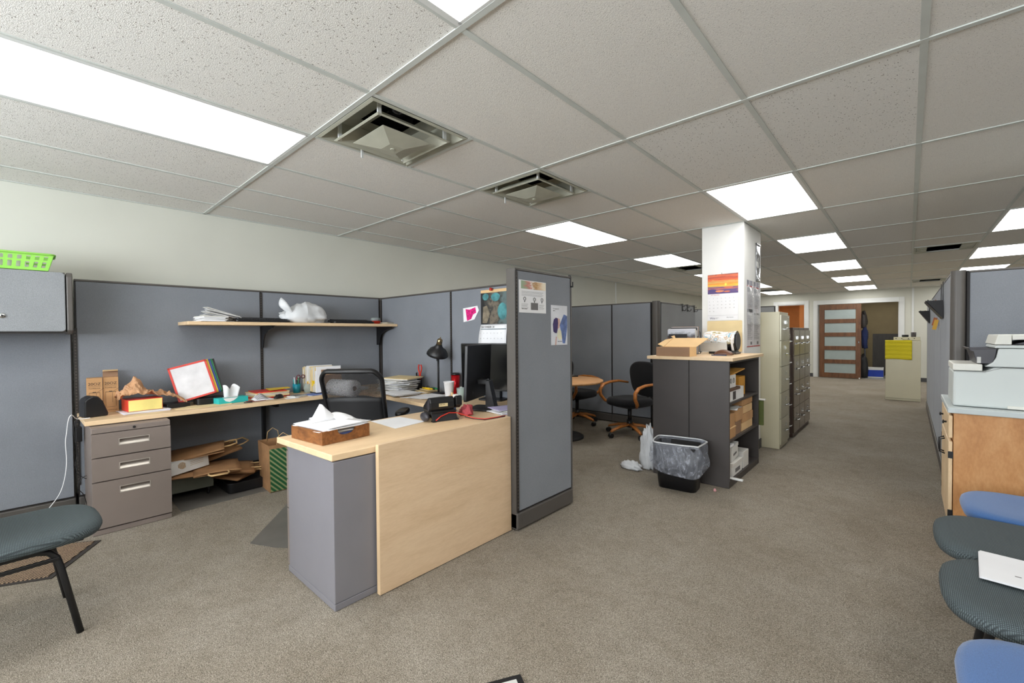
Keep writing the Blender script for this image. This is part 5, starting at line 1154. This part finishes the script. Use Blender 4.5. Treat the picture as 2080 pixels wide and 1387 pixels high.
B().add([(xa,yb-.01,zt+h),(xa+.03,yb+.13,zt+h+.075),(xa-.03,yb+.10,zt+h+.06),(xa-.06,yb+.0,zt+h+.02)],[(0,1,2,3)]).obj('lid_flap',M_kraftl,t,solid=.003)
B().add([(xa+.03,yb+.14,zt+h+.076),(xa+.05,yb+.14,zt+h+.077),(xa+.03,yb+.17,zt+h+.10),(xa-.0,yb+.16,zt+h+.09)],[(0,1,2,3)]).obj('lid_flap',M_kraftl,t,solid=.003)
t=thing('magazine_rack','black wire rack of magazines behind the open mailer box','magazine rack',(-1.60,4.22,zt),.1)
q=random.Random(2)
M_mg=art('magazine_cover',[(.2,(28,28,30)),(.45,(46,46,50)),(.6,(150,90,60)),(.7,(40,42,48)),(.9,(200,204,214))],'Z',.5,4)
for k in range(7): B().box(-.13,.12,-.075+.022*k,-.068+.022*k,.005,.215+q.uniform(-.01,.02)+.006*k).obj('magazine',(M_mg,M_paper,M_ghost,M_paper2,M_char,M_paper,M_kraftd)[k],t)
B().box(-.12,.05,-.079,-.076,.09,.190).obj('cover_photo',M_blackm,t); B().tube([(-.14,-.08,.004),(-.14,-.08,.13),(-.14,.09,.21),(-.14,.09,.004)],.003,6).tube([(.13,-.08,.004),(.13,-.08,.13),(.13,.09,.21),(.13,.09,.004)],.003,6).each('wire',M_black,t)
B().tube([(-.14,.09,.21),(.13,.09,.21)],.003,6).obj('wire',M_black,t); B().box(-.14,.13,-.08,.09,.0,.004).obj('rack_base',M_black,t)
t=thing('poster_stand','black countertop stand with a curled colourful flyer draped over it','brochure stand',(-1.30,4.40,zt),.0)
pm=N('flyer_print'); co=pm.co('Object'); v=pm.n('ShaderNodeTexVoronoi'); v.inputs['Scale'].default_value=16; pm.l(co,v.inputs[0]); nn=pm.noise(co,14,2)
cc_=pm.ramp(nn,[(.36,(150,130,40)),(.42,(226,226,222)),(.50,(236,236,236)),(.54,(190,150,96)),(.57,(236,236,236)),(.62,(96,160,184)),(.66,(228,228,228))]); pm.l(cc_,pm.b.inputs['Base Color']); pm.b.inputs['Roughness'].default_value=.4
B().cyl(.085,-.12,.112,28,T(-.0,.06,.115)@RY(PI/2)).obj('drum',M_black,t)
B().cyl(.078,.112,.118,28,T(-.0,.06,.115)@RY(PI/2)).obj('drum_cap',M_printd,t)
def drape(i,j):
    a=.4+2.3*j; return (-.175+.285*i,.06-.092*math.cos(a)*1.0-(.03 if j<.15 else 0),.12+.092*math.sin(a)+(-.06*(1-j/.15) if j<.15 else 0)+.006*math.sin(7*i))
B().grid(drape,10,22).obj('flyer',pm.m,t,solid=.001)
B().box(-.12,.10,-.03,.15,.0,.03).obj('stand_base',M_black,t,bev=.004); B().box(-.18,.06,-.075,-.068,.035,.118,RX(.15)).obj('white_plate',M_ghost,t); B().grid(lambda i,j:(.085+.02*i,.0-.05*math.cos(PI*j*.5)-.02,.15-.12*j),4,8).obj('flyer_tail',M_paper,t,solid=.001)
B().box(.06,.13,-.06,.10,0,.018).obj('side_foot',M_char,t,bev=.004)
t=thing('stapler','brown leather eyeglass case and stapler on the slab edge','case',(-1.20,4.08,zt),.1)
B().grid(lambda i,j:(-.075+.15*i,.03*math.cos(PI*j),.004+(.012+.034*math.sin(PI*i)**.6)*math.sin(PI*j)),14,12).obj('case',mat('brown_leather',(96,60,38),.4,var=.15),t,solid=.003)
B().box(-.09,.03,-.05,-.03,0,.008).obj('blue_pen_tray',mat('dark_blue_tray',(38,48,80),.5),t)
# ================================================================ FILING CABINETS
def filing(label,x0,x1,y0,y1,h,n,body,front,group='filing cabinets along the aisle',z0_=.05,lab=True):
    t=thing('filing_cabinet',label,'filing cabinet',(x1,y0,0),0,group); w=y1-y0; d=x1-x0
    B().box(-d,-.012,0,w,.004,h).obj('body',body,t,bev=.003)
    dh=(h-.03-z0_)/n
    for k in range(n):
        z=z0_+dh*k
        o=B().box(-.0115,.003,.005,w-.005,z+.0025,z+dh-.0025).obj('drawer',front,t,bev=.0015)
        c=w*.55; zc=z+dh*.55
        B().tube([(.006,c-.05,zc-.02),(.026,c-.045,zc-.02),(.026,c+.045,zc-.02),(.006,c+.05,zc-.02)],.006,8).box(.006,.012,c-.052,c+.052,zc-.034,zc-.026).obj('handle',M_chrome,o)
        b=B(); yy=c-.0; zz=zc+.045
        for a in ((-.028,-.022,-.02,.02),(.022,.028,-.02,.02),(-.022,.022,-.02,-.015),(-.022,.022,.015,.02)): b.box(.006,.010,yy+a[0],yy+a[1],zz+a[2],zz+a[3])
        b.obj('label_holder',M_chrome,o)
    if h>1.4: B().cyl(.008,.0,.006,12,T(.002,w*.8,h-.06)@RY(PI/2)).obj('lock',M_chrome,t)
    return t
filing('tall putty five-drawer filing cabinet, first beside the white pillar',-1.64,-1.005,5.362,5.80,1.478,5,M_putty,M_puttyf)
yy=5.815
for k,(lab,w_,xo) in enumerate((('brown filing cabinet set back next to the tall putty one',.25,-.03),('brown filing cabinet, second after the putty one',.36,0),('brown filing cabinet, third after the putty one',.36,0),('brown filing cabinet at the far end of the row',.40,0))):
    filing(lab,-1.66,-1.004+xo,yy,yy+w_,1.313,5 if k==0 else 4,M_brst2,M_brst); yy+=w_+.006
t=filing('putty two-tone cabinet at the far right with the yellow towel',-.315,.0,10.56,11.0,1.08,1,M_putty,M_putty,group='far cabinets') if False else None
t=thing('filing_cabinet','putty steel cabinet at the far end of the aisle under a yellow towel','filing cabinet',(-.31,10.56,0),0,'far cabinets')
B().box(0,.475,0,.62,.004,1.085).obj('body',M_putty,t,bev=.004); B().box(.004,.471,-.004,-.001,.03,.05).obj('base_seam',M_puttyf,t)
t=thing('towel','bright yellow ribbed towel draped over the far putty cabinet','towel',(0,0,0))
tq=N('ribbed_towel'); wv=tq.n('ShaderNodeTexWave',bands_direction='Z'); wv.inputs['Scale'].default_value=14; wv.inputs['Distortion'].default_value=1.5; tq.l(tq.co('Object'),wv.inputs[0]); tq.l(tq.ramp(wv.outputs['Fac'],[(.1,(196,180,30)),(.8,(226,210,48))]),tq.b.inputs['Base Color']); tq.b.inputs['Roughness'].default_value=.95; tq.bump(wv.outputs['Fac'],.5,.01)
B().grid(lambda i,j:(-.316+.365*i,10.552-.006*math.sin(8*i)-.004*math.sin(30*j),1.09-.34*j+.006*math.sin(5*i)*j),20,24).obj('front_fall',tq.m,t,solid=.006)
B().grid(lambda i,j:(-.318+.365*i,10.55+.22*j,1.092),6,6).obj('top_fold',tq.m,t,solid=.006)
t=thing('hutch','cream sorter with small dark knobs standing on the far cabinet','organizer',(0,0,0)); B().box(-.205,.16,10.80,11.05,1.088,1.15).obj('body',M_putty,t,bev=.004)
for x in (-.17,-.09,.0,.08): B().cyl(.008,0,.01,10,T(x,10.80,1.125)@RX(PI/2)).obj('knob',M_ink,t)
B().tube([(-.08,10.795,1.105),(-.03,10.795,1.095),(.02,10.795,1.108)],.004,6).obj('curved_mark',M_ink,t)
t=thing('small_cup','dark mug standing on the cream sorter','cup',(.07,10.9,1.152),0); B().lathe([(.035,0),(.038,.085),(.034,.085),(.03,.01),(.0,.008)],18,cap=False).obj('mug',M_char,t)
t=thing('camera','small dark gadget lying on the cream sorter left of the mug','gadget',(-.04,10.92,1.152),.4); B().box(-.05,.04,-.025,.025,0,.04).obj('body',M_black,t,bev=.008); B().cyl(.018,-.02,.0,14,T(-.0,-.025,.02)@RX(PI/2)).obj('lens',M_black,t)
# ================================================================ FAR DOORS
t=thing('sliding_door','walnut sliding barn door with five frosted glass panes','door',(-1.83,YB-.07,0),0)
dw=.905; dh=2.0
B().box(.0,.11,-.02,.02,.012,dh).box(dw-.11,dw,-.02,.02,.012,dh).each('stile',M_door,t,bev=.003)
zs=[.012,.14]; ph=(dh-.13-.14-.012-4*.11)/5
z=.14
B().box(.11,dw-.11,-.02,.02,.012,.14).obj('rail',M_door,t,bev=.003)
for k in range(5):
    B().box(.115,dw-.115,-.004,.004,z,z+ph).obj('pane',M_frost,t)
    z2=z+ph; zt2=dh if k==4 else z2+.11
    B().box(.11,dw-.11,-.02,.02,z2,zt2).obj('rail',M_door,t,bev=.003); z=zt2
B().box(dw-.06,dw-.035,-.03,-.021,.95,1.0).obj('pull',M_chrome,t); B().cyl(.018,-.012,.012,12,T(dw-.03,-.03,.02)@RX(PI/2)).obj('floor_guide',M_trimw,t)
B().box(-.06,1.66,-.03,-.0,dh+.012,dh+.035).obj('track',M_trimw,t)
t=thing('wall_panel_sheet','dark wood sheet leaning on the closet back wall','panel',(-.40,16.2,.01),0); B().box(-.36,.54,-.02,.02,0,1.18,RX(-.06)).obj('sheet',M_panel,t)
t=thing('carton','blue and white carton on the closet floor','box',(-.66,15.5,.002)); B().box(-.17,.17,-.15,.15,0,.27).obj('box',M_white,t,bev=.003); B().box(-.171,.17,-.152,-.1505,.03,.21).obj('blue_band',mat('royal_blue',(24,62,176),.5),t)
t=thing('carton','tall white and pale blue carton partly behind the far cabinet','box',(-.23,15.4,.002)); B().box(-.19,.19,-.15,.15,0,.60).obj('box',M_paper2,t,bev=.003); B().prism([(-.19,.36),(.19,.54),(.19,.60),(-.19,.60)],-.152,-.1505,XZp).obj('blue_corner',mat('sky_print',(110,160,190),.5),t); text('A',.26,M_black,t,T(.02,-.1515,.10)@FY,name='logo')
t=thing('coat_stand','dark jackets and a vacuum hanging just right of the sliding door','coats',(-.90,15.2,.002))
B().grid(blob(21,.07,.07,.25,.1),16,12,T(0,0,1.35)).obj('hat',M_char,t); B().grid(blob(22,.07,.10,.38,.1),16,14,T(.02,0,.80)).obj('blue_jacket',mat('navy_cloth',(40,52,96),.9),t)
B().tube([(0,0,0),(.03,.0,.6),(.0,0,1.5)],.02,8).obj('pole',M_duct,t); B().grid(blob(23,.10,.10,.35,.1),16,14,T(.0,0,.0)).obj('vacuum',M_blackm,t)
# ================================================================ AISLE SIDE: POCKETS, CABINET, PRINTER
def pocket(label,y0,y1,zt_,zb):
    t=thing('wall_pocket',label,'wall file',(0,0,0),0,'black wall pockets'); xf=.225
    XZc=Matrix(((1,0,0,0),(0,0,1,0),(0,1,0,0),(0,0,0,1)))
    B().prism([(xf-.003,zb),(xf-.003,zt_),(xf-.115,zt_),(xf-.105,zt_-.02)],y0,y0+.003,XZc).obj('side_plate',M_blackm,t); B().prism([(xf-.003,zb),(xf-.003,zt_),(xf-.115,zt_),(xf-.105,zt_-.02)],y1-.003,y1,XZc).obj('side_plate',M_blackm,t)
    B().add([(xf-.004,y0,zb),(xf-.004,y1,zb),(xf-.115,y1,zt_),(xf-.115,y0,zt_)],[(0,1,2,3)]).obj('front_plate',M_black,t,solid=.004)
    for k in range(3): B().add([(xf-.012-.018*k,y0+.01,zb+.03+.03*k),(xf-.012-.018*k,y1-.01,zb+.03+.03*k),(xf-.05-.025*k,y1-.01,zt_+.01),(xf-.05-.025*k,y0+.01,zt_+.01)],[(0,1,2,3)]).obj('folder',(M_kraftd,M_paper2,M_black)[k],t,solid=.003)
    for y in (y0+.04,y1-.04): B().tube([(xf-.004,y,zt_-.02),(xf-.004,y,TP-.1),(xf-.004,y,TP+.006),(xf+.03,y,TP+.006)],.003,6).obj('hanger_wire',M_black,t)
    return t
pocket('black wall pocket stuffed with files on the aisle partition, nearer one',5.30,5.66,1.525,1.37)
pocket('black wall pocket on the aisle partition, farther one',8.50,8.86,1.545,1.37)
t=thing('paper_tag','orange and yellow paper tag hanging below the nearer wall pocket','tag',(.205,6.1,1.27)); B().box(-.03,.0,-.0,.03,0,.10,RY(.2)).obj('yellow_tag',mat('amber_tag',(226,176,70),.7),t); B().box(-.04,-.012,.04,.05,.04,.12,RY(.2)).obj('orange_tag',mat('copper_tag',(170,100,64),.7),t)
t=thing('side_cabinet','birch plywood cabinet with pine doors under the printer','cabinet',(0,0,0))
cy0,cy1=3.665,4.375; xc=.198
B().box(xc+.003,1.55,cy0,cy1,.004,.772).obj('carcass',M_ply,t,bev=.002)
B().prism([(.175,cy0-.02),(1.58,cy0-.02),(1.58,cy1+.012),(.175,cy1+.012)],.7735,.805).obj('countertop',M_lamgrey,t,bev=.004)
for k,(a,b_) in enumerate(((cy0+.01,4.03),(4.04,cy1-.01))):
    o=B().box(xc-.018,xc,a,b_,.62,.755).obj('drawer',M_pine,t,bev=.004)
    B().tube([(xc-.018,(a+b_)/2,.69),(xc-.032,(a+b_)/2,.69)],.006,8).lathe([(.011,0),(.013,.005),(.0,.009)],14,T(xc-.030,(a+b_)/2,.69)@RY(-PI/2)).obj('knob',M_black,o)
    o=B().box(xc-.018,xc,a,b_,.09,.60).obj('door',M_pine,t,bev=.004)
    y=b_-.03 if k==0 else a+.03
    B().tube([(xc-.018,y,.46),(xc-.042,y,.47),(xc-.042,y,.55),(xc-.018,y,.56)],.005,8).obj('handle',M_black,o)
    for z in (.15,.50): B().box(xc-.02,xc+.002,(a-.006) if k==0 else b_-.001,(a+.001) if k==0 else b_+.006,z,z+.04).obj('hinge',M_black,o)
# printer
t=thing('printer','large white office laser printer on the plywood cabinet','printer',(0,0,0))
def ypr(pts,y0,y1,m,name,bev=.006,par=None): return B().prism(pts,y0,y1,Matrix(((1,0,0,0),(0,0,1,0),(0,1,0,0),(0,0,0,1)))).obj(name,m,par or t,bev=bev)
zb=.806; px=.20; py0,py1=3.74,4.16
ypr([(px,zb+.002),(.74,zb+.002),(.74,1.045),(.365,1.045),(.335,1.02),(px+.002,1.02)],py0,py1,M_printer,'lower_body',.012)
ypr([(px,1.022),(.322,1.022),(.322,1.062),(px,1.062)],py0,py1,M_pring,'front_top',.005)
ypr([(.330,1.048),(.74,1.048),(.74,1.155),(.385,1.155),(.375,1.10),(.362,1.075)],py0,py1,M_printer,'upper_body',.006)
ypr([(.37,1.158),(.74,1.158),(.74,1.175),(.375,1.175)],py0,py1,M_printer,'scanner_deck',.003)
ypr([(.368,1.178),(.435,1.178),(.435,1.235),(.382,1.235)],py0,py1,M_pring,'lid_hinge_block',.004)
ypr([(.437,1.205),(.74,1.215),(.74,1.235),(.437,1.235)],py0,py1,M_pring,'document_feeder',.004)
ypr([(.437,1.178),(.74,1.178),(.74,1.204),(.50,1.20)],py0+.012,py1,M_printd,'feeder_slot',.002)
ypr([(.30,1.066),(.36,1.066),(.372,1.10),(.38,1.155),(.29,1.150),(.276,1.15),(.268,1.16),(.264,1.158),(.272,1.142),(.285,1.135)],py0+.01,py1-.02,M_printd,'control_panel_arm',.004)
B().box(.300,.316,py0+.005,py0+.012,1.068,1.105).obj('panel_screen',M_ghost,t)
B().box(.42,.74,py0-.004,py0+.002,zb+.004,zb+.022).obj('tray_seam',M_pring,t,bev=.002); B().tube([(px+.002,py0-.001,1.018),(.33,py0-.001,1.017),(.40,py0-.001,1.044),(.74,py0-.001,1.045)],.0012,5).obj('seam_line',M_inkg,t)
